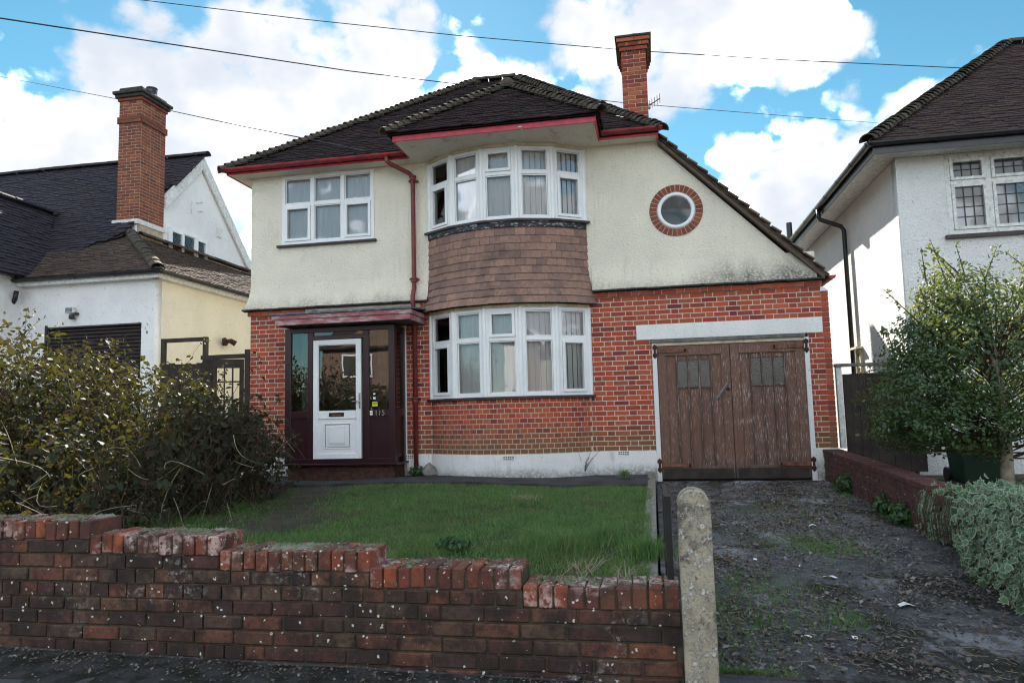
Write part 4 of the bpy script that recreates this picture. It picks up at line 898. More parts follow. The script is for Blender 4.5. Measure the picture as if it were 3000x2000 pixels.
tiles(lroof, 'left_garage_tile', (-14.6, ey, ze), (1, 0, 0), (0, 1, tg), [(0, 0), (ex+14.6, 0), (hx+14.6, (hy-ey)*sg), (hx+14.0, (hy-ey)*sg)], rest='garage_tiling')
ts = (hz-ze)/(ex-hx); ss = math.hypot(1, ts)
tiles(lroof, 'left_garage_tile', (ex, ey, ze), (0, 1, 0), (-1, 0, ts), [(0, 0), (8.2, 0), (8.2, (ex-hx)*ss), (hy-ey, (ex-hx)*ss)], rest='garage_tiling')
hip_tiles(lroof, 'hip_tile', (ex-.02, ey+.02, ze+.03), (hx, hy, hz+.05), .30, .13, 'hip_tile', 0, .33, 2.5)
hip_tiles(lroof, 'left_garage_tile', (GXP+.10, hy+.15, hz+.05), (GXP+.10, 9.2, hz+.05), .4, .10, 'ridge_tile', 0, .42)
# front wing: its ridge runs towards the street
P = onplane(130, 495, (0, RY, RZ), n45); Q = onX(0, 448, P.x); d = P.z-4.0
tiles(lroof, 'left_roof_tile', (P.x+d*.8, P.y-3.6, P.z-d), (0, 1, 0), (-.8, 0, 1), [(0, 0), (3.6-d, 0), (3.6, d*math.hypot(1, .8)), (0, d*math.hypot(1, .8))], rest='wing_tiling')
hip_tiles(lroof, 'left_roof_tile', (P.x, P.y-3.6, P.z+.03), (P.x, P.y+.05, P.z+.03), .4, .12, 'ridge_tile', 0, .42)
MB().prism([(P.x+d*.8-.3, P.y-3.4, .1), (P.x+d*.8-.3, P.y-3.4, 4.0), (P.x, P.y-3.4, P.z-.2), (P.x-d*.8, P.y-3.4, 4.0), (P.x-d*.8, P.y-3.4, .1)], (0, 3.4, 0)).build('wing_wall', 'white_render', lh)
# white bargeboards
for s, m in ((-1, 1), (1, 1)):
    a = Vector((GXP+.02, RY, RZ-.02)); e = Vector((GXP+.02, RY+s*(1.42 if s < 0 else 4.1), RZ-.02-(1.42 if s < 0 else 4.1)))
    MB().prism([a, e, e-Vector((0, 0, .34)), a-Vector((0, 0, .34))], (.06, 0, 0)).build('bargeboard', 'white_paint_old', lh)
MB().box(-14.5, ex-.02, ey+.06, ey+.085, ze-.15, ze-.0).box(ex-.085, ex-.06, ey+.0855, 9.3, ze-.15, ze-.0).box(-14.5, ex-.09, ey+.086, YG-.002, ze-.15, ze-.13).box(xc+.003, ex-.086, YG-.1, 9.3, ze-.15, ze-.131).build('fascia', 'white_paint_old', lh)
g1 = gutter(-14.6, ex+.02, ey+.0, ze-.02, 'black_plastic', lh); g2 = gutter(ey, 9.2, ex+.02, ze-.02, 'black_plastic', lh, axis='Y')
a = onY(38, 668, ey); MB().tube([(a.x, ey, a.z), (a.x-.02, ey, a.z-.15), (a.x-.35, YG-.06, a.z-.38), (a.x-.42, YG-.06, a.z-.5), (a.x-.42, YG-.06, .3)], .045, 9).build('downpipe', 'black_plastic', lh, smooth=True)
# gable window with diamond leads
wa = onX(385, 530, GXP); wb = onX(472, 605, GXP); y0, y1 = wa.y, wb.y; z1, z0 = wa.z+.10, wa.z-.52
Mw = Matrix.Translation((GXP+.02, y0, z0)) @ Matrix.Rotation(R(90), 4, 'Z'); fm = MB(); ps = []
window(fm, ps, Mw, 0, y1-y0, 0, z1-z0, (0, .36, .68, 1), None, {(0, 0), (2, 0)}, .05)
fm.M = Mw; xa = (y1-y0)*.36; fm.box(xa+.03, (y1-y0)*.68-.03, -.03, .04, .2, .25); fm.M = None
lw = fm.build('window', 'upvc_white', lh); add_panes(ps, lw)
ld = MB(Mw)
for M_, a0, a1, c0, d0, e0, f0 in ps:
    k = -6
    while k < 10:
        for s in (1, -1):
            pts = []
            for i in range(13):
                x = a0+(a1-a0)*i/12; zz = (e0+(x-a0)*s*1.6+k*.14) if s > 0 else (e0+(a1-x)*1.6+k*.14)
                if e0 <= zz <= f0: pts.append((x, -.002, zz))
            if len(pts) > 1: ld.tube([pts[0], pts[-1]], .004, 4, False)
        k += 1
ld.build('leading', 'lead_grey', lw)
for px, py, px2, py2 in ((440, 462, 440, 490), (452, 466, 466, 464), (455, 486, 466, 485)):
    a = onX(px, py, GXP+.01); b = onX(px2, py2, GXP+.01); MB().tube([a, b], .02, 5).build('wall_bracket', 'white_paint_old', lh)
a = onX(503, 535, GXP+.01); MB().box(GXP, GXP+.03, a.y-.1, a.y+.1, a.z-.12, a.z+.12).build('vent', 'white_paint_old', lh)
# floodlights
for (px, py, pl_) in ((163, 712, 0), (517, 783, 1)):
    if pl_ == 0:
        c = onY(px, py, YG-.08); t = thing('floodlight', 'small white floodlight with motion sensor on the neighbour\'s garage wall', 'light', c)
        MB().box(c.x-.11, c.x+.08, c.y-.04, c.y+.04, c.z-.06, c.z+.06).build('lamp_head', 'white_paint_old', t, bevel=.01); MB().box(c.x-.09, c.x+.06, c.y-.045, c.y-.04, c.z-.04, c.z+.04).build('lens', 'lead_grey', t)
        MB().box(c.x+.03, c.x+.12, c.y+.02, c.y+.08, c.z-.09, c.z-.05).build('bracket', 'black_plastic', t); MB().lathe((c.x+.02, c.y, c.z-.19), [(0, 0), (.05, .01), (.055, .05), (.04, .1), (0, .11)], 12).build('sensor', 'black_plastic', t)
    else:
        c = onX(px, py, xc+.07); t = thing('floodlight', 'twin dark spotlight on the cream side wall of the neighbour\'s garage', 'light', c)
        MB().lathe((c.x, c.y, c.z-.05), [(0, -.06), (.05, -.05), (.06, .0), (.06, .05), (0, .08)], 12).build('base', 'rust_dark', t)
        for s in (-1, 1): MB().tube([(c.x+.02, c.y+s*.04, c.z), (c.x+.06, c.y+s*.12, c.z+.01), (c.x+.14, c.y+s*.19, c.z-.05)], [.04, .055, .065], 12).build('spot', 'rust_dark', t)
# chimney stack
KX0, KX1, KY0, KY1 = -11.74, -11.165, 3.0, 3.86
ck = MB().box(KX0+.006, KX1-.006, KY0+.006, KY1-.006, 4.5, 8.55).build('chimney', 'mortar_cream', lh); sp = []
def ringrow(z, of, r_, n1=3, n2=4):
    a, b, c, d = KX0-of, KX1+of, KY0-of, KY1+of
    xs = [a, a+.11, a+.335, b] if r_ % 2 else [a, a+.225, a+.45, b]
    for p, q in zip(xs[:-1], xs[1:]): sp.append((Vector(((p+q)/2, c+.015, z)), (round(q-p-.01, 3), .03, .065), 0))
    ys = [c+.03, c+.23, c+.345, c+.57, c+.685, d] if r_ % 2 else [c+.03, c+.115, c+.34, c+.455, c+.68, d]
    for p, q in zip(ys[:-1], ys[1:]): sp.append((Vector((b-.015, (p+q)/2, z)), (.03, round(q-p-.01, 3), .065), 0))
nz = 37
for r_ in range(nz):
    of = .03 if r_ in (30, 31) else 0
    if of: MB().box(KX0-of+.005, KX1+of-.005, KY0-of+.005, KY1+of-.005, 5.62+r_*.075, 5.695+r_*.075).build('string_mortar', 'mortar_dark', ck)
    ringrow(5.62+r_*.075+.0375, of, r_)
lay(sp, ck, 'left_chimney_brick', 300)
zt = 5.62+nz*.075
for i, of in enumerate((.03, .07, .11)): MB().box(KX0-of, KX1+of, KY0-of, KY1+of, zt+i*.075, zt+(i+1)*.075-.002).build('chimney_cap', 'soot_dark' if i else 'left_chimney_brick', ck, bevel=.01)
MB().box(KX0-.02, KX1+.02, KY0-.02, KY1+.02, zt+.225, zt+.33).build('chimney_flaunching', 'soot_dark', ck, bevel=.03)
MB().lathe((KX1-.16, KY1-.32, zt+.3), [(.12, 0), (.12, .18), (.13, .19), (.13, .22), (.0, .23)], 14).build('chimney_pot', 'black_plastic', ck)
MB().box(KX0-.06, KX1+.015, KY0-.06, KY1+.05, 5.50, 5.605).build('chimney_flashing', 'white_paint_old', ck)

# side gate and timber frame in the passage
gt_ = thing('side_gate', 'dark timber side gate standing ajar between the two houses', 'gate', (-6.68, .02, .16))
MB().box(-6.72, -6.63, .03, .12, .1, 2.24).build('post', 'dark_fence', gt_); MB().box(-7.40, -7.31, .03, .12, .1, 2.14).build('post', 'dark_fence', gt_); MB().box(-7.55, -6.721, .04, .10, 2.10, 2.17).build('top_rail', 'dark_fence', gt_)
Mg = Matrix.Translation((-6.74, .05, 0)) @ Matrix.Rotation(R(22), 4, 'Z'); lf = MB(Mg); lf.box(-.62, 0, -.02, .02, 1.93, 2.08).box(-.62, -.55, -.02, .02, .25, 1.93).box(-.07, 0, -.02, .02, .25, 1.93).box(-.55, -.07, -.02, .02, .25, 1.1); lf = lf.build('leaf_frame', 'dark_fence', gt_)
for x in (-.44, -.31, -.18): MB(Mg).box(x-.012, x+.012, -.012, .012, 1.1, 1.93).build('bar', 'dark_fence', lf)
for z in (1.4, 1.7): MB(Mg).box(-.55, -.07, -.009, .009, z-.012, z+.012).build('bar', 'dark_fence', lf)
fr = thing('timber_frame', 'black square timber frame standing by the cream garage wall', 'frame', (-8.05, .3, .16))
for a, b in ((-8.49, -8.42), (-7.67, -7.60)): MB().box(a, b, .27, .34, .1, 2.52).build('upright', 'dark_fence', fr)
MB().box(-8.419, -7.671, .275, .335, 2.45, 2.518).build('crossbar', 'dark_fence', fr)
pf = thing('fence_panel', 'dark boarded fence panel half hidden behind the bramble', 'fence', (-7.8, .15, .16))
for i in range(9): MB().box(-8.32+i*.105, -8.32+i*.105+.1, .13+.004*(i % 2), .15+.004*(i % 2), .1, 2.06+random.uniform(-.02, .02)).build('board', 'dark_fence', pf)

# ------------------------------------------------------------------ the neighbour on the right
RX, RYF = 3.745, .5
rh = thing('neighbour_house', 'white pebbledashed house with black gutters and leaded windows', 'house', (7, 4, 0))
wz0, wz1, wx0 = 3.48, 4.72, 4.41
plate('front_wall', 'pebbledash', rh, rect(RX, 11, -.3, 4.74), [rect(wx0, wx0+2.35, wz0, wz1)], .2, front(RYF+.1))
plate('side_wall', 'pebbledash', rh, rect(RYF+.201, 9.5, -.3, 4.74), [rect(2.95, 3.25, 1.2, 2.05)], .2, side(RX+.1))
MB().box(RX+.21, 11, 9.2, 9.4, -.3, 4.74).build('rear_wall', 'pebbledash', rh)
MB().box(RX-.40, 11.4, RYF-.40, RYF-.003, 4.742, 4.76).build('soffit', 'white_paint_old', rh); MB().box(RX-.40, RX-.003, RYF-.002, 9.9, 4.742, 4.76).build('soffit', 'white_paint_old', rh)
MB().box(RX-.42, 11.4, RYF-.42, RYF-.40, 4.70, 4.85).box(RX-.42, RX-.40, RYF-.40, 9.9, 4.70, 4.85).build('fascia', 'black_plastic', rh)
gutter(RX-.5, 11.4, RYF-.475, 4.86, 'black_plastic', rh, .06); gutter(RYF-.5, 9.9, RX-.475, 4.86, 'black_plastic', rh, .06, 'Y')
rr = 3.6; tr_ = .80; sr = math.hypot(1, tr_); ox, oy, oz = RX-.47, RYF-.47, 4.87
rroof = MB().prism([(ox, 9.9, oz), (ox+rr, oy+rr, oz+rr*tr_-.1), (11.5, oy+rr, oz+rr*tr_-.1), (11.5, 9.9, oz)], (0, .03, .03)).build('roof', 'right_roof_tile', rh)
tiles(rroof, 'right_roof_tile', (ox, oy, oz), (1, 0, 0), (0, 1, tr_), [(0, 0), (8, 0), (8, rr*sr), (rr, rr*sr)], rest='front_tiling')
tiles(rroof, 'right_roof_tile', (ox, 9.9, oz), (0, -1, 0), (1, 0, tr_), [(0, 0), (9.9-oy, 0), (9.9-oy-rr, rr*sr), (rr, rr*sr)], rest='side_tiling')
hip_tiles(rroof, 'hip_tile', (ox, oy, oz+.03), (ox+rr, oy+rr, oz+rr*tr_+.04), .13, .115); hip_tiles(rroof, 'hip_tile', (ox+rr, oy+rr, oz+rr*tr_+.04), (11.4, oy+rr, oz+rr*tr_+.04), .3, .12, 'ridge_tile', 0, .32)
fm = MB(); ps = []
window(fm, ps, Matrix.Translation((0, RYF+.03, 0)), wx0, wx0+2.35, wz0+.03, wz1, (0, .25, .5, .75, 1), 4.30, {(0, 0), (1, 0), (2, 0), (3, 0), (0, 1), (1, 1), (2, 1), (3, 1)}, .07)
rw_ = fm.build('window', 'white_paint_old', rh, bevel=.003); add_panes(ps, rw_)
for M_, a0, a1, c0, d0, e0, f0 in ps:
    nx, nz_ = 3, (4 if f0-e0 > .5 else 2); lm = MB(M_)
    for i in range(1, nx): x = a0+(a1-a0)*i/nx; lm.box(x-.007, x+.007, c0-.006, c0-.0005, e0, f0)
    for i in range(1, nz_): z = e0+(f0-e0)*i/nz_; lm.box(a0, a1, c0-.0055, c0-.0006, z-.007, z+.007)
    lm.build('leading', 'black_iron', rw_)
MB().box(wx0-.06, wx0+2.4, RYF-.06, RYF+.04, wz0-.03, wz0+.025).build('sill', 'dark_sill', rw_)
MB().box(wx0-.3, wx0+2.6, RYF+.55, RYF+.57, 3.2, 4.74).build('net_curtain', 'blind_fabric', rh)
fm = MB(); ps = []; Ms = Matrix.Translation((RX-.01, 3.25, 1.2)) @ Matrix.Rotation(R(-90), 4, 'Z'); window(fm, ps, Ms, 0, .3, 0, .85, (0, 1), .55, (), .05); sw = fm.build('window', 'cream_trim', rh); add_panes(ps, sw)
MB().box(RX-.12, RX, 2.9, 3.3, 2.06, 2.10).build('hood', 'cream_trim', sw)
MB().tube([(RX-.475, 3.45, 4.80), (RX-.475, 3.45, 4.66), (RX-.45, 3.44, 4.60), (RX-.11, 3.35, 4.42), (RX-.07, 3.33, 4.34), (RX-.07, 3.33, .0)], .042, 9).build('downpipe', 'black_plastic', rh, smooth=True)
a = onX(1812, 512, RX-.3); MB().tube([(a.x, a.y, 4.2), (a.x, a.y, a.z)], .07, 9).build('vent_pipe', 'black_plastic', rh)
# boundary fence and its post
bf = thing('boarded_fence', 'dark brown boarded fence with white post beside the garage pier', 'fence', (3.1, .12, 0))
MB().box(2.60, 2.675, .05, .14, .44, 1.60).build('post', 'white_paint_old', bf, bevel=.004); MB().box(2.59, 3.72, .03, .15, 1.602, 1.645).build('rail', 'paint_grey_wood', bf)
for i in range(10): MB().box(2.69+i*.104, 2.69+i*.104+.101, .09+.006*(i % 2), .108+.006*(i % 2), .1, 1.50+random.uniform(-.006, .006)).build('board', 'dark_fence', bf)

# ------------------------------------------------------------------ the front garden wall
WY, WT = -7.55, .25
gwall = thing('garden_wall', 'low weathered brick wall with stepped brick-on-edge coping along the pavement', 'wall', (-2, WY, -.3))
ends = [(-6.4, -3.06, .52), (-3.06, -2.28, .445), (-2.28, -1.44, .37), (-1.44, -.66, .295), (-.66, .085, .22)]
sp = []; cop = []; core = MB(); moss = []
for i, (a, b, zt) in enumerate(ends):
    cb = zt-.104
    core.box(a+.001, b-.001, WY+.012, WY+WT-.012, -.7, cb-.004)
    n = int(round((b-a)/.0715)); pw = (b-a)/n
    for k in range(n):
        x = a+(k+.5)*pw; dz = random.uniform(-.004, .004); dy = random.uniform(-.006, .006)
        dz *= 1.8; dy *= 1.6; cop.append((Vector((x, WY+WT/2+dy, cb+.052+dz)), (round(pw-random.choice((.006, .009, .012)), 3), WT, .10), random.uniform(-.012, .012)))
    core.box(a+.004, b-.004, WY+.014, WY+WT-.014, cb-.004, zt-.016)
core.build('mortar_core', 'mortar_dark', gwall)
for r_ in range(13):
    z0 = .116+.30-.075*(r_+1)+.0; x = -6.4+((r_*.61) % .22)-.2; za = z0
    while x < .085:
        L = random.choice((.215, .215, .215, .1025)) if r_ % 3 else (.1025 if r_ % 6 == 3 else .215); xa, xb = max(x, -6.4), min(x+L, .083)
        top = next(e[2] for e in ends if xa < e[1] or e[1] > .08)
        if xb-xa > .03 and za+.075 <= top-.10:
            nx = next((e[1] for e in ends if xa < e[1]), .085)
            if xb > nx and za+.075 > [e[2] for e in ends][[e[1] for e in ends].index(nx)+1 if nx < .08 else 4]-.10: xb = nx-.004
            if xb-xa > .03: sp.append((Vector(((xa+xb)/2, WY+.02+random.uniform(-.004, .003), za+.0375)), (round(xb-xa, 3), .04, .066), random.uniform(-.006, .006)))
        x += L+.01
lay(sp, gwall, 'garden_brick', 299, bevel=.006); lay(cop, gwall, 'coping_brick', 299, name='coping_brick', rest='coping', bevel=.005)
# moss cushions on the coping
V = []; F = []
for a, b, zt in ends:
    n = int((b-a)*(900 if b < -.7 else 260))
    for _ in range(n):
        x = random.uniform(a+.02, b-.02); y = WY+WT*min(1, random.triangular(.06, 1, .75)); r_ = random.uniform(.006, .02); h = r_*random.uniform(.4, .8)
        if math.sin(x*9.1)+math.sin(x*23+y*31)+random.uniform(-1, 1) < -.3: continue
        b0 = len(V); V.append((x, y, zt+h*.7))
        for k in range(6): t = k*math.pi/3+random.uniform(-.3, .3); V.append((x+r_*math.cos(t), y+r_*math.sin(t), zt-.006))
        F += [(b0, b0+1+k, b0+1+(k+1) % 6) for k in range(6)]
np_mesh('moss', V, F, 'moss_stuff', gwall, kind='stuff')
# concrete gatepost
prof = [(.088, -.5), (.236, -.5), (.236, .60)]+[(.162+.074*math.cos(math.pi*k/12), .605+.074*math.sin(math.pi*k/12)) for k in range(13)]+[(.088, .60)]
post = MB().prism([(x, -7.62, z) for x, z in prof], (0, .15, 0)).build('concrete_gatepost', 'lichen_concrete', bevel=.006, label='round-topped concrete gatepost spotted with white lichen at the end of the wall', cat='post'); at(post, (.162, -7.545, -.25))
# iron gate folded back along the lawn edge
ig = thing('iron_gate', 'black iron gate folded open behind the concrete post', 'gate', (.045, -6.9, -.1))
MB().box(.03, .062, -7.38, -7.33, -.1, .62).build('hanging_stile', 'black_iron', ig); MB().box(.03, .062, -6.20, -6.16, -.02, .50).build('closing_stile', 'black_iron', ig)
MB().box(.034, .058, -7.33, -6.20, .52, .56).build('top_rail', 'black_iron', ig); MB().box(.034, .058, -7.33, -6.20, .0, .035).build('bottom_rail', 'black_iron', ig)
for i in range(7): MB().box(.040, .052, -7.2+i*.145, -7.186+i*.145, .035, .52).build('bar', 'black_iron', ig)
MB().tube([(-.06, -7.0, .12), (.03, -7.0, .12), (.035, -7.0, -.05)], .01, 6).build('drop_bolt', 'black_iron', ig)
# low brick wall along the drive
lwl = thing('boundary_wall', 'low dark red brick wall running from the garage pier beside the drive', 'wall', (2.45, -2, 0))
def lz(y): return .445+.028*y
MB().prism([(2.345, -.02, -.4), (2.345, -.02, lz(0)-.05), (2.345, -4.1, lz(-4.1)-.05), (2.345, -4.1, -.5)], (.205, 0, 0)).build('mortar_core', 'mortar_dark', lwl)
sp = []
for r_ in range(9):
    y = -.03-(r_ % 2)*.11
    while y > -4.1:
        L = .215; z = lz(y-.1)-.055-.0375-.075*r_
        if y-L < -.03 and z > -.35: sp.append((Vector((2.335+.016+random.uniform(-.003, .003), y-L/2, z)), (.032, L, .065), 0))
        y -= L+.01
lay(sp, lwl, 'low_wall_brick', 299)
cop = []; y = -.03
while y > -4.0: cop.append((Vector((2.445, y-.1075, lz(y-.1)-.03)), (.235, .215, .05), random.uniform(-.01, .01))); y -= .225
lay(cop, lwl, 'low_wall_brick', 100, name='coping_brick')
# wheelie bin behind the tree
c = onY(2245, 1085, -.6); bn = thing('wheelie_bin', 'dark green wheelie bin behind the holly trunk', 'bin', (c.x, -.6, 0))
MB().add([(c.x-.24,-.82,.02),(c.x+.24,-.82,.02),(c.x+.24,-.4,.02),(c.x-.24,-.4,.02),(c.x-.29,-.9,.62),(c.x+.29,-.9,.62),(c.x+.29,-.34,.62),(c.x-.29,-.34,.62)], [(0,3,2,1),(4,5,6,7),(0,1,5,4),(1,2,6,5),(2,3,7,6),(3,0,4,7)]).build('body', 'green_bin', bn, bevel=.02)
MB().box(c.x-.31, c.x+.31, -.93, -.32, .622, .67).build('lid', 'green_bin', bn, bevel=.015)
for s in (-1, 1): MB().tube([(c.x+s*.24, -.36, .1), (c.x+s*.29, -.36, .1)], .1, 14).build('wheel', 'black_plastic', bn)

# ------------------------------------------------------------------ plants
def orient(nrm, spin):
    """3x3 frames (n,3,3) with local z along nrm, turned by spin"""
    nrm = nrm/np.linalg.norm(nrm, axis=1, keepdims=True); ref = np.where(np.abs(nrm[:, 2:3]) < .9, [[0, 0, 1.]], [[1., 0, 0]])
    x = np.cross(ref, nrm); x /= np.linalg.norm(x, axis=1, keepdims=True); y = np.cross(nrm, x)
    c, s = np.cos(spin)[:, None], np.sin(spin)[:, None]
    return np.stack([x*c+y*s, -x*s+y*c, nrm], axis=2)
LEAF = (np.array([(0,0,0),(-.30,.35,.05),(0,.42,-.04),(.30,.35,.05),(-.22,.75,.02),(0,.8,-.06),(.22,.75,.02),(0,1.05,-.1)]), [(0,2,1),(0,3,2),(1,2,5),(1,5,4),(2,3,6),(2,6,5),(4,5,7),(5,6,7)], None)
SMALL = (np.array([(0,0,0),(-.28,.5,.10),(.28,.5,.10),(0,1.0,0)]), [(0,2,1),(1,2,3)], None)
HOLLY = (np.array([(0,0,0),(-.26,.3,.10),(0,.35,-.05),(.26,.3,.10),(-.24,.68,.08),(0,.7,-.05),(.24,.68,.08),(0,1.0,.04)]), [(0,2,1),(0,3,2),(1,2,5),(1,5,4),(2,3,6),(2,6,5),(4,5,7),(5,6,7)], None)
def ivy_leaf():
    o = []; star = [(0,-.05),(.25,.02),(.52,.18),(.30,.36),(.34,.62),(.12,.62),(0,1.0),(-.12,.62),(-.34,.62),(-.30,.36),(-.52,.18),(-.25,.02)]
    c = (0, .36); o = [(c[0], c[1], .06)]+[(c[0]+(x-c[0])*.62, c[1]+(y-c[1])*.62, .045) for x, y in star]+[(x, y, 0) for x, y in star]; f = []; n = len(star)
    for k in range(n): k2 = (k+1) % n; f += [(0, 1+k2, 1+k), (1+k, 1+k2, 1+n+k2), (1+k, 1+n+k2, 1+n+k)]
    return np.array(o), f, np.array([0.]+[.2]*n+[1.]*n)
IVY = ivy_leaf()
def leaves(name, P, nrm, size, shape, m, parent=None, **tg):
    T, fs, e = shape; n = len(P); Rm = orient(nrm, rng.uniform(0, 6.283, n)); L = T[None]*np.asarray(size)[:, None, None]
    V = np.einsum('nij,nkj->nki', Rm, L)+P[:, None, :]; F = (np.array(fs)[None]+(np.arange(n)*len(T))[:, None, None]).reshape(-1, 3)
    return np_mesh(name, V.reshape(-1, 3), F, m, parent, None if e is None else np.tile(e, n), **tg)
def tubes_np(name, paths, r0, r1, m, parent=None, n=4, **tg):
    V = []; F = []; b = 0
    for p in paths:
        p = np.asarray(p); k = len(p); t = np.gradient(p, axis=0); t /= np.linalg.norm(t, axis=1, keepdims=True)+1e-9
        ref = np.array([0, 0, 1.]) if abs(t[0, 2]) < .8 else np.array([1., 0, 0]); u = np.cross(t, ref); u /= np.linalg.norm(u, axis=1, keepdims=True)+1e-9; v = np.cross(t, u)
        rr_ = np.linspace(r0 if np.isscalar(r0) else r0[0], r1 if np.isscalar(r1) else r1[0], k)[:, None]
        for q in range(n): a = 2*math.pi*q/n; V.append(p+(u*math.cos(a)+v*math.sin(a))*rr_)
        idx = b+np.arange(n*k).reshape(n, k)
        for q in range(n):
            q2_ = (q+1) % n; F.append(np.stack([idx[q, :-1], idx[q2_, :-1], idx[q2_, 1:], idx[q, 1:]], 1))
        b += n*k
    return np_mesh(name, np.concatenate(V), np.concatenate(F), m, parent, smooth=True, **tg)
def inside(ells, n, shell=.55):
    """points in a union of ellipsoids, denser towards the outside; returns points and outward normals"""
    vol = np.array([e[3]*e[4]*e[5] for e in ells])**.72; k = rng.choice(len(ells), n, p=vol/vol.sum()); E_ = np.array(ells)[k]
    d = rng.normal(size=(n, 3)); d /= np.linalg.norm(d, axis=1, keepdims=True); r_ = rng.uniform(shell**3, 1, n)**(1/3)
    lump = 1+.13*np.sin(d[:, 0]*7+E_[:, 0]*3)*np.sin(d[:, 1]*6+E_[:, 1]*5)+.12*np.sin(d[:, 2]*9+d[:, 0]*5+E_[:, 2])+rng.normal(0, .05, n)
    return E_[:, :3]+d*E_[:, 3:6]*(r_*lump)[:, None], d/E_[:, 3:6]
# bramble thicket
BR_E = [(-5.15,-2.8,.55,.72,.95,.76),(-4.75,-4.3,.55,.62,1.1,.72),(-5.8,-4.2,.85,1.1,1.4,.90),(-6.9,-3.6,1.05,1.1,1.5,1.08),(-5.0,-5.75,.45,.95,.85,.68),(-6.0,-6.15,.6,1,.8,.78),
        (-5.75,-1.7,.6,.45,.7,.66),(-6.5,-1.9,.85,.85,1,.95),(-7.9,-4.3,1.15,1,1.6,1.25),(-6.4,-5.0,1.0,1.0,1.0,.95),(-4.65,-3.6,.9,.3,.4,.38)]
br = thing('bramble_thicket', 'big overgrown bramble bush behind the tallest steps of the front wall', 'bush', (-5.8, -4, .1))
P, N_ = inside(BR_E, 9500, .48); lump = np.sin(P[:, 0]*5.1+1)*np.sin(P[:, 1]*4.3)*np.sin(P[:, 2]*6.7+.4); ok = (P[:, 2] > .09) & (lump > -.45+rng.normal(0, .15, len(P))); P, N_ = P[ok], N_[ok]
k = rng.integers(3, 6, len(P)); P, N_ = np.repeat(P, k, 0)+rng.normal(0, .03, (k.sum(), 3)), np.repeat(N_, k, 0)
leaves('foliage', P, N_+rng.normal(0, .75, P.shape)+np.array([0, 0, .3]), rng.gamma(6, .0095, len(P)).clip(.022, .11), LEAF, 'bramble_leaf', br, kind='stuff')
paths = []
for i in range(800):
    e = BR_E[rng.integers(len(BR_E))]; c = np.array(e[:3]); d = rng.normal(size=3); d /= np.linalg.norm(d); d[2] = abs(d[2])*.9
    a = c+np.array([rng.normal(0, .3), rng.normal(0, .4), -e[5]*.8]); b = c+d*np.array(e[3:])*rng.uniform(.8, 1.12); m_ = (a+b)/2+rng.normal(0, .10, 3)+np.array([0, 0, .18])
    t = np.linspace(0, 1, 8)[:, None]; p = (1-t)**2*a+2*t*(1-t)*m_+t*t*b+rng.normal(0, .012, (8, 3)); p[:, 2] = np.maximum(p[:, 2], .08); paths.append(p)
tubes_np('stems', paths, .006, .0022, 'twig', br, 3, kind='stuff')
paths = []; tip = []
for i in range(90):                                                # long bare canes and sprays above the mass
    e = BR_E[rng.choice([2, 3, 3, 7, 8, 9, 0, 1, 5])]; c = np.array(e[:3]); a = c+np.array([rng.uniform(-.9, .9)*e[3], rng.uniform(-.9, .9)*e[4], e[5]*.35]); b = a+np.array([rng.normal(0, .35), rng.normal(0, .3), rng.uniform(.35, .8)*e[5]])
    t = np.linspace(0, 1, 9)[:, None]; m_ = (a+b)/2+np.array([0, 0, .2]); p = (1-t)**2*a+2*t*(1-t)*m_+t*t*b+rng.normal(0, .012, (9, 3)); paths.append(p)
    for k in range(9): tip += [p[rng.integers(4, 9)]+rng.normal(0, .03, 3)]
tubes_np('canes', paths, .0045, .0015, 'twig', br, 3, kind='stuff')
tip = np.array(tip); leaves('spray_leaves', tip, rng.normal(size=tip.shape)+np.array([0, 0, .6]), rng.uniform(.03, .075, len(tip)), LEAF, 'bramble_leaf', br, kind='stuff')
paths = []
for i in range(70):
    e = BR_E[rng.choice([0, 1, 1, 4, 4, 5, 6])]; c = np.array(e[:3]); th = rng.uniform(-2.2, .3); a = c+np.array([math.cos(th)*e[3], math.sin(th)*e[4], rng.uniform(-.8, .5)*e[5]]); b = a+np.array([rng.normal(.05, .25), rng.normal(-.1, .2), rng.normal(-.1, .35)])
    t = np.linspace(0, 1, 6)[:, None]; p = a*(1-t)+b*t+np.sin(t*3.1)*rng.normal(0, .06, 3); p[:, 2] = np.maximum(p[:, 2], .1); paths.append(p)
tubes_np('dry_stems', paths, .004, .002, 'dry_stem', br, 3, kind='stuff')
# holly tree
ht = thing('holly_tree', 'bushy holly tree with glossy leaves on a pale trunk', 'tree', (3.62, -2.5, 0))
MB().tube([(3.62,-2.5,-.1),(3.62,-2.5,.15),(3.64,-2.48,.5),(3.66,-2.45,1.0),(3.60,-2.45,1.7),(3.45,-2.45,2.3)], [.085,.066,.06,.055,.04,.015], 12).build('trunk', 'bark', ht, smooth=True)
HE = [(3.75,-2.4,1.45,1.15,1.0,.85),(3.35,-2.45,2.15,.50,.5,.42),(2.75,-2.6,1.15,.50,.6,.50),(2.62,-2.7,.78,.42,.5,.26),(3.15,-2.6,.85,.7,.8,.40),(4.7,-2.3,1.7,.95,1.0,.80),(4.3,-2.4,2.25,.45,.5,.38),(2.95,-2.5,1.65,.45,.5,.42),(4.9,-2.4,1.0,.8,.8,.5),(3.1,-2.45,1.98,.3,.3,.3)]
paths = []
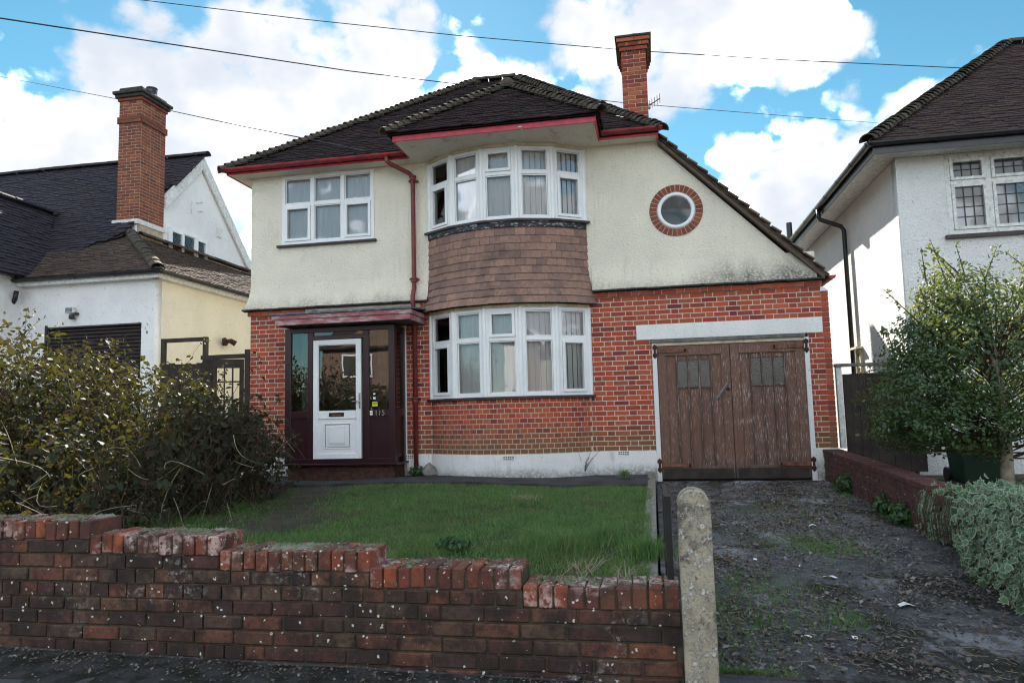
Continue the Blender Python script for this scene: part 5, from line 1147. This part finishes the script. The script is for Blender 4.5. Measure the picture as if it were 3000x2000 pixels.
for i in range(230):
    e = HE[rng.integers(len(HE))]; d = rng.normal(size=3); d /= np.linalg.norm(d); b = np.array(e[:3])+d*np.array(e[3:])*rng.uniform(.75, 1.1)
    a = np.array([3.63, -2.46, np.clip(b[2]*.62+.1, .35, 2.0)]); t = np.linspace(0, 1, 7)[:, None]; p = a*(1-t)+b*t+np.sin(t*3.14)*np.array([0, 0, rng.uniform(-.05, .15)])+rng.normal(0, .012, (7, 3)); paths.append(p)
for i in range(26):                                               # leading shoots that break the outline
    e = HE[rng.choice([1, 6, 7, 2, 9, 5])]; a = np.array(e[:3])+np.array([rng.normal(0, .2), rng.normal(0, .15), e[5]*.6]); b = a+np.array([rng.normal(-.08, .14), rng.normal(0, .1), rng.uniform(.2, .48)]); t = np.linspace(0, 1, 7)[:, None]; paths.append(a*(1-t)+b*t)
tubes_np('branches', paths, .009, .0025, 'twig', ht, 4, kind='stuff')
tips = []
for p in paths[230:]:
    for _ in range(26): k = rng.uniform(0, 1); tips.append(p[0]*(1-k)+p[-1]*k+rng.normal(0, .022, 3))
P, N_ = inside(HE, 40000, .45); cl = np.sin(P[:, 0]*8.3)*np.sin(P[:, 1]*7.1+1)*np.sin(P[:, 2]*9.7+.5); ok = (cl > -.42+rng.normal(0, .1, len(P))) & (P[:, 2] > .42); P, N_ = P[ok], N_[ok]
P = np.concatenate([P, np.array(tips)]); N_ = np.concatenate([N_, rng.normal(size=(len(tips), 3))])
leaves('crown', P, N_+rng.normal(0, .8, P.shape)+np.array([0, 0, .5]), rng.uniform(.032, .058, len(P)), HOLLY, 'holly_leaf', ht, kind='stuff')
# variegated ivy over the end of the low wall
iv = thing('variegated_ivy', 'mound of cream-edged ivy spilling over the low wall beside the drive', 'plant', (2.7, -5.2, -.1))
n = 11000; y = rng.uniform(-8.2, -3.95, n); s = rng.uniform(0, 1, n); 
wl = 2.40-.30*(1-np.exp((y+4.0)/1.3))+.05*np.sin(y*2.3)+.04*np.sin(y*5.1); hgt = .36+.05*np.sin(y*1.9+1)+.04*np.sin(y*4.7)-.03*(y+5); endf = np.clip((-3.9-y)/.35, 0, 1)**.5
hgt = hgt*(.55+.45*endf); gz = np.array([zd(2.2, q) for q in y])
vert = s < .42; k = s/.42; k2 = (s-.42)/.58
x = np.where(vert, wl-.02+.10*(k-.55)**2*np.where(k > .55, 3, 1.), wl+.03+k2*1.7); z = np.where(vert, gz+.02+(hgt-gz)*k, hgt+.06*np.sin(k2*3.1)-.20*k2**2)
P = np.stack([x, y, z], 1)+rng.normal(0, .035, (n, 3)); N_ = np.where(vert[:, None], [[-1., -.35, .55]], [[-.15, -.25, 1.]])+rng.normal(0, .45, (n, 3))
gap = np.sin(P[:, 1]*7.3+P[:, 2]*9)*np.sin(P[:, 0]*8.1+P[:, 1]*3.7+P[:, 2]*6); ok = gap > -.45+rng.normal(0, .15, n); P, N_ = P[ok], N_[ok]+rng.normal(0, .35, (ok.sum(), 3))
leaves('ivy_leaves', P, N_, rng.gamma(9, .0055, len(P)).clip(.022, .085), IVY, 'ivy_leaf', iv, kind='stuff')
rowsI = []
for yy in np.linspace(-8.2, -4.05, 30):
    w0 = 2.46-.30*(1-math.exp((yy+4.0)/1.3))+.05*math.sin(yy*2.3); h0 = (.29+.05*math.sin(yy*1.9+1)-.03*(yy+5)); rowsI.append([(w0+.06, yy, -.4), (w0+.02, yy, -.0), (w0+.06, yy, h0-.06), (w0+.8, yy, h0-.04), (w0+1.7, yy, h0-.24), (w0+1.8, yy, -.3)])
MB().loft(rowsI).build('leaf_mass', 'soil', iv)
paths = [np.array([[wlx, yy, .3], [wlx-.05, yy-.02, .15], [wlx-.03, yy, -.05]]) for wlx, yy in zip(2.26+rng.normal(0, .04, 160), rng.uniform(-8, -4.1, 160))]; tubes_np('ivy_stems', paths, .004, .003, 'twig', iv, 3, kind='stuff')
# lawn
def seg_d(x, y, a, b):
    ax, ay = a; bx, by_ = b; t = np.clip(((x-ax)*(bx-ax)+(y-ay)*(by_-ay))/((bx-ax)**2+(by_-ay)**2), 0, 1); return np.hypot(x-ax-t*(bx-ax), y-ay-t*(by_-ay))
def blades(name, x, y, z, h, w_, m, parent=None, lean=.5, **tg):
    n = len(x); a = rng.uniform(0, 6.283, n); ln = h*rng.uniform(.1, 1.3, n)*lean; b = rng.uniform(0, 6.283, n)
    dx, dy = np.cos(a)*ln, np.sin(a)*ln; px, py = np.cos(b)*w_/2, np.sin(b)*w_/2
    V = np.stack([np.stack([x-px, y-py, z], 1), np.stack([x+px, y+py, z], 1), np.stack([x+dx*.35-px*.8, y+dy*.35-py*.8, z+h*.55], 1), np.stack([x+dx*.35+px*.8, y+dy*.35+py*.8, z+h*.55], 1), np.stack([x+dx, y+dy, z+h*np.clip(1-lean*.25*rng.uniform(0, 1, n), .5, 1)], 1)], 1)
    F = np.array([(0,1,3),(0,3,2),(2,3,4)])[None]+(np.arange(n)*5)[:, None, None]
    return np_mesh(name, V.reshape(-1, 3), F.reshape(-1, 3), m, parent, **tg)
zl_v = np.vectorize(zl); n = 125000
x = rng.uniform(-5.2, -.06, n); y = -7.25+(rng.uniform(0, 1, n)**1.15)*6.0
d = seg_d(x, y, (-4.75, -1.3), (-3.5, -4.7)); spot = np.sin(x*3.1+1.3*np.sin(y*1.9))*np.sin(y*2.6+np.sin(x*1.7)*1.4); bare = np.clip((spot-.72)*2.5, 0, .6)+ np.clip(1.15-d/.62, 0, 1)+np.clip((y+1.6)/.5, 0, 1)*.6
cl = .5+.5*np.sin(x*5.3+np.sin(y*3.1)*1.7)*np.sin(y*4.7+np.sin(x*2.7)); ok = rng.uniform(0, 1, n) > np.clip(bare, 0, .965)*1.0
ok &= rng.uniform(0, 1, n) < .45+.55*cl
x, y, cl, bare = x[ok], y[ok], cl[ok], bare[ok]
h = rng.uniform(.016, .046, len(x))*(.7+.7*cl)*np.where(bare > .25, .6, 1)*(1+.9*np.clip((-y-5.2)/1.5, 0, 1)*np.clip((x+3.2)/1.5, 0, 1)*cl)
blades('lawn_grass', x, y, zl_v(x, y)-.035, h+.02, .0045+.002*rng.uniform(0, 1, len(x)), 'grass_blade', None, 1.05, label='rough green lawn grass in front of the house', cat='grass', kind='stuff')
def tuft(name, cx, cy, cz, n, sp_, h0, m, label, cat, group=None, lean=.6, w_=.006):
    r_ = np.abs(rng.normal(0, sp_, n)); a = rng.uniform(0, 6.283, n); o = blades(name, cx+r_*np.cos(a), cy+r_*np.sin(a), np.full(n, cz), h0*rng.uniform(.5, 1.1, n), w_, m, None, lean); at(o, (cx, cy, cz)); return tag(o, label, cat, group)
for (px, py, zz, cn, lb) in ((1300, 1272, .1, 500, 'big tussock of long grass in the lawn behind the lower coping steps'), (1490, 1278, .1, 420, 'grass tussock in the lawn corner beside the iron gate'), (1390, 1248, .1, 300, 'grass tussock further back in the lawn, near the iron gate'), (1240, 1262, .1, 260, 'smaller grass tussock beside the dark dock leaves')):
    p = onZ(px, py, zz); tuft('grass_tuft', p.x, p.y, zl(p.x, p.y)-.03, cn, .10, .17, 'grass_blade', lb, 'grass tuft', 'grass tussocks behind the wall')['kind'] = 'stuff'
p = onZ(1200, 1148, .1); o = tuft('dead_grass_patch', p.x, p.y, zl(p.x, p.y)-.02, 420, .11, .05, 'dry_grass', 'pale patch of dead grass in the middle of the lawn', 'grass patch', None, 1.6, .007); o['kind'] = 'stuff'
p = onZ(1435, 1092, .13); tuft('grass_clump', p.x, p.y, .12, 160, .05, .12, 'grass_blade', 'bright green bulb clump against the white plinth', 'plant', None, .7, .008)
p = onY(1330, 1325, -7.2); tuft('dry_grass_clump', p.x, -7.18, .2, 46, .06, .13, 'dry_grass', 'bleached dry grass bent over the front wall', 'grass clump', None, 1.6, .005)
p = onY(1430, 1325, -7.2); tuft('dry_grass_clump', p.x+.02, -7.2, .18, 26, .04, .09, 'dry_grass', 'small wisp of dry grass on the wall next to the gatepost', 'grass clump', None, 1.4, .005)
p = onZ(315, 1195, .12); tuft('dry_grass_clump', p.x, p.y, .1, 130, .10, .26, 'dry_grass', 'dead brown grass stalks at the foot of the bramble', 'grass clump', None, .8, .006)
# weeds along the low wall, at the drain and by the porch
def weed(px, py, z, rx, rz_, n, label, name='weed'):
    p = onZ(px, py, z); t = thing(name, label, 'weed', p); P, N_ = inside([(p.x, p.y, z+rz_*.5, rx, rx, rz_)], n, .2); P[:, 2] = np.maximum(P[:, 2], z)
    leaves('leaves', P, N_+rng.normal(0, .6, P.shape)+np.array([0, 0, .8]), rng.uniform(.025, .055, len(P)), LEAF, 'weed_leaf', t, kind='stuff')
    tubes_np('stalks', [np.array([[p.x, p.y, z], (np.array([p.x, p.y, z])+q)/2+[0, 0, .02], q]) for q in P[:30]], .003, .002, 'twig', t, 3, kind='stuff')
weed(1945, 1130, -.02, .16, .16, 420, 'green weed clump at the foot of the low wall nearest the garage'); weed(2030, 1180, -.08, .13, .14, 300, 'middle green weed clump along the foot of the low wall'); weed(2075, 1205, -.1, .16, .16, 420, 'leafy green weed clump between the low wall and the ivy')
weed(960, 1090, .14, .14, .10, 260, 'dark green weeds round the foot of the red downpipe'); weed(1022, 1082, .14, .08, .10, 150, 'small moss-green weed against the bay plinth'); weed(735, 1086, .17, .22, .05, 200, 'low weeds under the porch sill beside the bramble'); weed(830, 1084, .17, .22, .05, 200, 'low green weeds under the middle of the porch sill')
weed(1045, 1265, .1, .13, .07, 200, 'dark dock leaves in the lawn behind the wall')
# bare shrub in front of the plinth
p = onZ(1340, 1088, .13); bsb = thing('bare_shrub', 'leafless twiggy shrub against the white plinth', 'shrub', p); paths = []
for i in range(13):
    e = np.array([p.x+rng.uniform(-.36, .32), p.y-.02+rng.uniform(-.08, .05), .13+rng.uniform(.18, .42)]); t = np.linspace(0, 1, 8)[:, None]; a = np.array([p.x, p.y, .11]); mm = a*.6+e*.4+np.array([0, 0, .12]); paths.append((1-t)**2*a+2*t*(1-t)*mm+t*t*e)
tubes_np('twigs', paths, .004, .0015, 'twig', bsb, 4)
MB().tube([(p.x, p.y, .08), (p.x+.01, p.y, .16)], [.014, .008], 6).build('stem', 'dry_stem', bsb)
# rubble stone, edging board
p = onZ(985, 1085, .16); rk = bmesh.new(); bmesh.ops.create_icosphere(rk, subdivisions=2, radius=.12)
for v in rk.verts: v.co *= 1+.25*math.sin(v.co.x*31+v.co.z*17)*math.cos(v.co.y*23); v.co.z *= .9
me = bpy.data.meshes.new('stone'); rk.to_mesh(me); me.materials.append(MAT['stone_rubble']); tag(link(bpy.data.objects.new('rubble_stone', me), None, (p.x+.06, -.12, .2)), 'lump of broken render lying beside the downpipe foot', 'stone')
a = onZ(603, 1140, .12); b = onZ(672, 1112, .12); Mb = Matrix.Translation((a.x, a.y, .1)) @ Matrix.Rotation(math.atan2(b.y-a.y, b.x-a.x), 4, 'Z')
o = MB(Mb).box(0, (b-a).length, -.02, .02, .0, .07).build('edging_board', 'dark_fence', label='dark timber edging board at the foot of the bramble near the porch', cat='board'); at(o, a)
# litter on the drive
n = 42000; x = rng.uniform(.05, 2.3, n); y = -7.35+rng.uniform(0, 1, n)*7.0; cl = np.sin(x*4.1+np.sin(y*1.7)*2)*np.sin(y*2.3+x*1.1); ok = rng.uniform(0, 1, n) < .32+.5*(cl > 0); x, y = x[ok], y[ok]
z = np.array([zd(a, b) for a, b in zip(x, y)])+.010; leaves('leaf_litter', np.stack([x, y, z], 1), rng.normal(0, .38, (len(x), 3))+np.array([0, 0, 1.]), rng.uniform(.008, .034, len(x))*rng.choice([.6, 1, 1.5], len(x)), SMALL, 'litter_leaf', None, label='fallen leaves and debris scattered over the drive', cat='leaf litter', kind='stuff')
n = 1500; x = rng.uniform(-4.2, .3, n); y = -7.6-np.abs(rng.normal(0, .16, n)); z = np.array([zs(a)+.016 for a in x]); leaves('wind_blown_litter', np.stack([x, y, z], 1), rng.normal(0, .35, (n, 3))+np.array([0, 0, 1.]), rng.uniform(.008, .03, n), SMALL, 'litter_leaf', None, label='dead leaves and grit blown against the foot of the front wall', cat='leaf litter', kind='stuff')
paths = []
for i in range(700):
    x0_, y0_ = rng.uniform(.1, 2.2), rng.uniform(-7.3, -.6); a = rng.uniform(0, 6.283); L = rng.uniform(.03, .11); t = np.linspace(-.5, .5, 5)[:, None]; zz = zd(x0_, y0_)+.012
    paths.append(np.array([x0_, y0_, zz])+t*np.array([math.cos(a)*L, math.sin(a)*L, 0])+np.array([-math.sin(a), math.cos(a), 0])*(t**2)*rng.normal(0, L*.3))
tubes_np('dry_straw', paths, .0016, .0011, 'dry_stem', None, 3, label='dry straw and twigs strewn over the drive', cat='straw', kind='stuff')
X, Y, H_ = [], [], []
for px, py, r_, n in ((1860, 1240, .28, 1500), (1900, 1250, .12, 700), (1720, 1330, .3, 1600), (1690, 1400, .25, 1200), (1930, 1385, .12, 500), (1680, 1510, .15, 700), (1780, 1180, .35, 700), (1950, 1150, .2, 300)):
    p = onZ(px, py, -.1); X.append(p.x+rng.normal(0, r_, n)); Y.append(p.y+rng.normal(0, r_*1.1, n)); H_.append(rng.uniform(.015, .05, n))
x = np.clip(np.concatenate(X), .03, 2.25); y = np.clip(np.concatenate(Y), -7.38, -.4); z = np.array([zd(a, b) for a, b in zip(x, y)])
blades('drive_grass', x, y, z, np.concatenate(H_), .004, 'grass_blade', None, 1.5, label='thin straggling grass growing through the drive', cat='grass', kind='stuff')
for i, (px, py, s) in enumerate(((1185+8, 1143, 0),)): pass
wl_ = [(1868, 1213, .035), (1735, 1278, .03), (1905, 1312, .05), (1775, 1165, .02), (1832, 1290, .025), (2080, 1365, .05), (1960, 1430, .03), (1850, 1430, .03)]
for i, (px, py, s) in enumerate(wl_):
    p = onZ(px, py, -.12); z = zd(p.x, p.y)+.012; mb = MB(Matrix.Translation((p.x, p.y, z)) @ Matrix.Rotation(i*1.3, 4, 'Z')); mb.loft([[(-s, -s*.4, 0), (-s*.3, -s*.5, s*.25), (s, -s*.3, 0)], [(-s*.9, s*.4, s*.1), (0, s*.5, s*.35), (s*.8, s*.4, .002)]])
    at(mb.build('paper_scrap', 'white_paper', label='crumpled scrap of white paper lying on the drive', cat='litter', group='paper scraps on the drive'), (p.x, p.y, z))

# ------------------------------------------------------------------ overhead wires
def wire(label, pts, p0, p1, r_=.011):
    p0 = Vector((*p0, 0)); d = Vector((*p1, 0))-p0; n = Vector((-d.y, d.x, 0)).normalized(); Q = [onplane(x, y, p0, n) for x, y in pts]; path = []
    for i in range(len(Q)-1):
        for k in range(8): path.append(Q[i].lerp(Q[i+1], k/8))
    path.append(Q[-1]); o = MB().tube(path, r_, 5).build('overhead_wire', 'cable_black', label=label, cat='wire', group='overhead wires'); at(o, path[0])
wire('highest overhead wire passing behind the house chimney', [(320, 0), (700, 45), (1060, 83), (1430, 115), (1800, 138), (2260, 159)], (-6, 6), (6, 7.5), .0115)
wire('overhead wire crossing in front of the roof peaks', [(0, 42), (400, 103), (800, 163), (1163, 207), (1440, 237), (1800, 266), (2085, 288)], (-2.2, -.5), (-.05, 2.9), .007)
wire('overhead wire sagging from behind the neighbour\'s chimney to the eaves', [(0, 176), (260, 226), (560, 291), (720, 322), (838, 347)], (-12.5, 5.5), (-4.55, -.36), .0105)

# ------------------------------------------------------------------ across the street (seen in the window panes)
def far_house(x, w_, wallm, label):
    t = thing('street_house', label, 'house', (x, -30, -.3), 'houses across the street')
    MB().box(x-w_/2, x+w_/2, -34, -28, -.6, 5.0).build('wall', wallm, t)
    MB().prism([(x-w_/2-.3, -27.7, 4.9), (x, -27.7, 8.6), (x+w_/2+.3, -27.7, 4.9)], (0, -6.5, 0)).build('roof', 'right_roof_tile', t)
    MB().prism([(x-w_*.35, -27.75, 5.0), (x, -27.75, 7.6), (x+w_*.35, -27.75, 5.0)], (0, .1, 0)).build('gable', wallm, t)
    for i in (-1, 1):
        for z in (.9, 3.3): f = MB().box(x+i*w_*.25-.9, x+i*w_*.25+.9, -28, -27.93, z, z+1.3).build('window', 'upvc_white', t); MB().box(x+i*w_*.25-.8, x+i*w_*.25+.8, -27.93, -27.91, z+.1, z+1.2).build('pane', 'inner_dark', f)
    MB().box(x-.5, x+.5, -28, -27.92, -.3, 1.9).build('door', 'maroon_frame', t)
far_house(-14, 8.5, 'far_brick', 'brick house across the street, mirrored in the porch glass'); far_house(-3.5, 8.5, 'white_render', 'white gabled house across the street, mirrored in the bay'); far_house(7.5, 8.5, 'far_brick', 'brick house with white windows across the street')
far_house(19, 9, 'cream_neighbour_render', 'cream house across the street')
for i, (x, y, h) in enumerate(((-9.2, -22.5, 6.5), (2.2, -21.8, 7.0), (13, -22.3, 6.2))):
    t = thing('street_tree', ('sparse street tree in front of the brick house across the road', 'tallest sparse street tree in front of the white house across the road', 'sparse street tree near the cream house across the road')[i], 'tree', (x, y, -.3), 'street trees across the road')
    MB().tube([(x, y, -.4), (x, y, 1.8), (x+.1, y, h*.6), (x, y, h*.9)], [.16, .13, .08, .02], 8).build('trunk', 'bark', t)
    E2 = [(x, y, h*.66, h*.32, h*.32, h*.30), (x+h*.15, y, h*.55, h*.2, h*.2, h*.16)]; P, N_ = inside(E2, 1500, .2); leaves('crown', P, rng.normal(size=P.shape), rng.uniform(.08, .2, len(P)), SMALL, 'street_leaf', t, kind='stuff')
    tubes_np('branches', [np.array([[x, y, h*.35], (np.array([x, y, h*.5])+q)/2, q]) for q in P[:140]], .03, .006, 'twig', t, 3, kind='stuff')
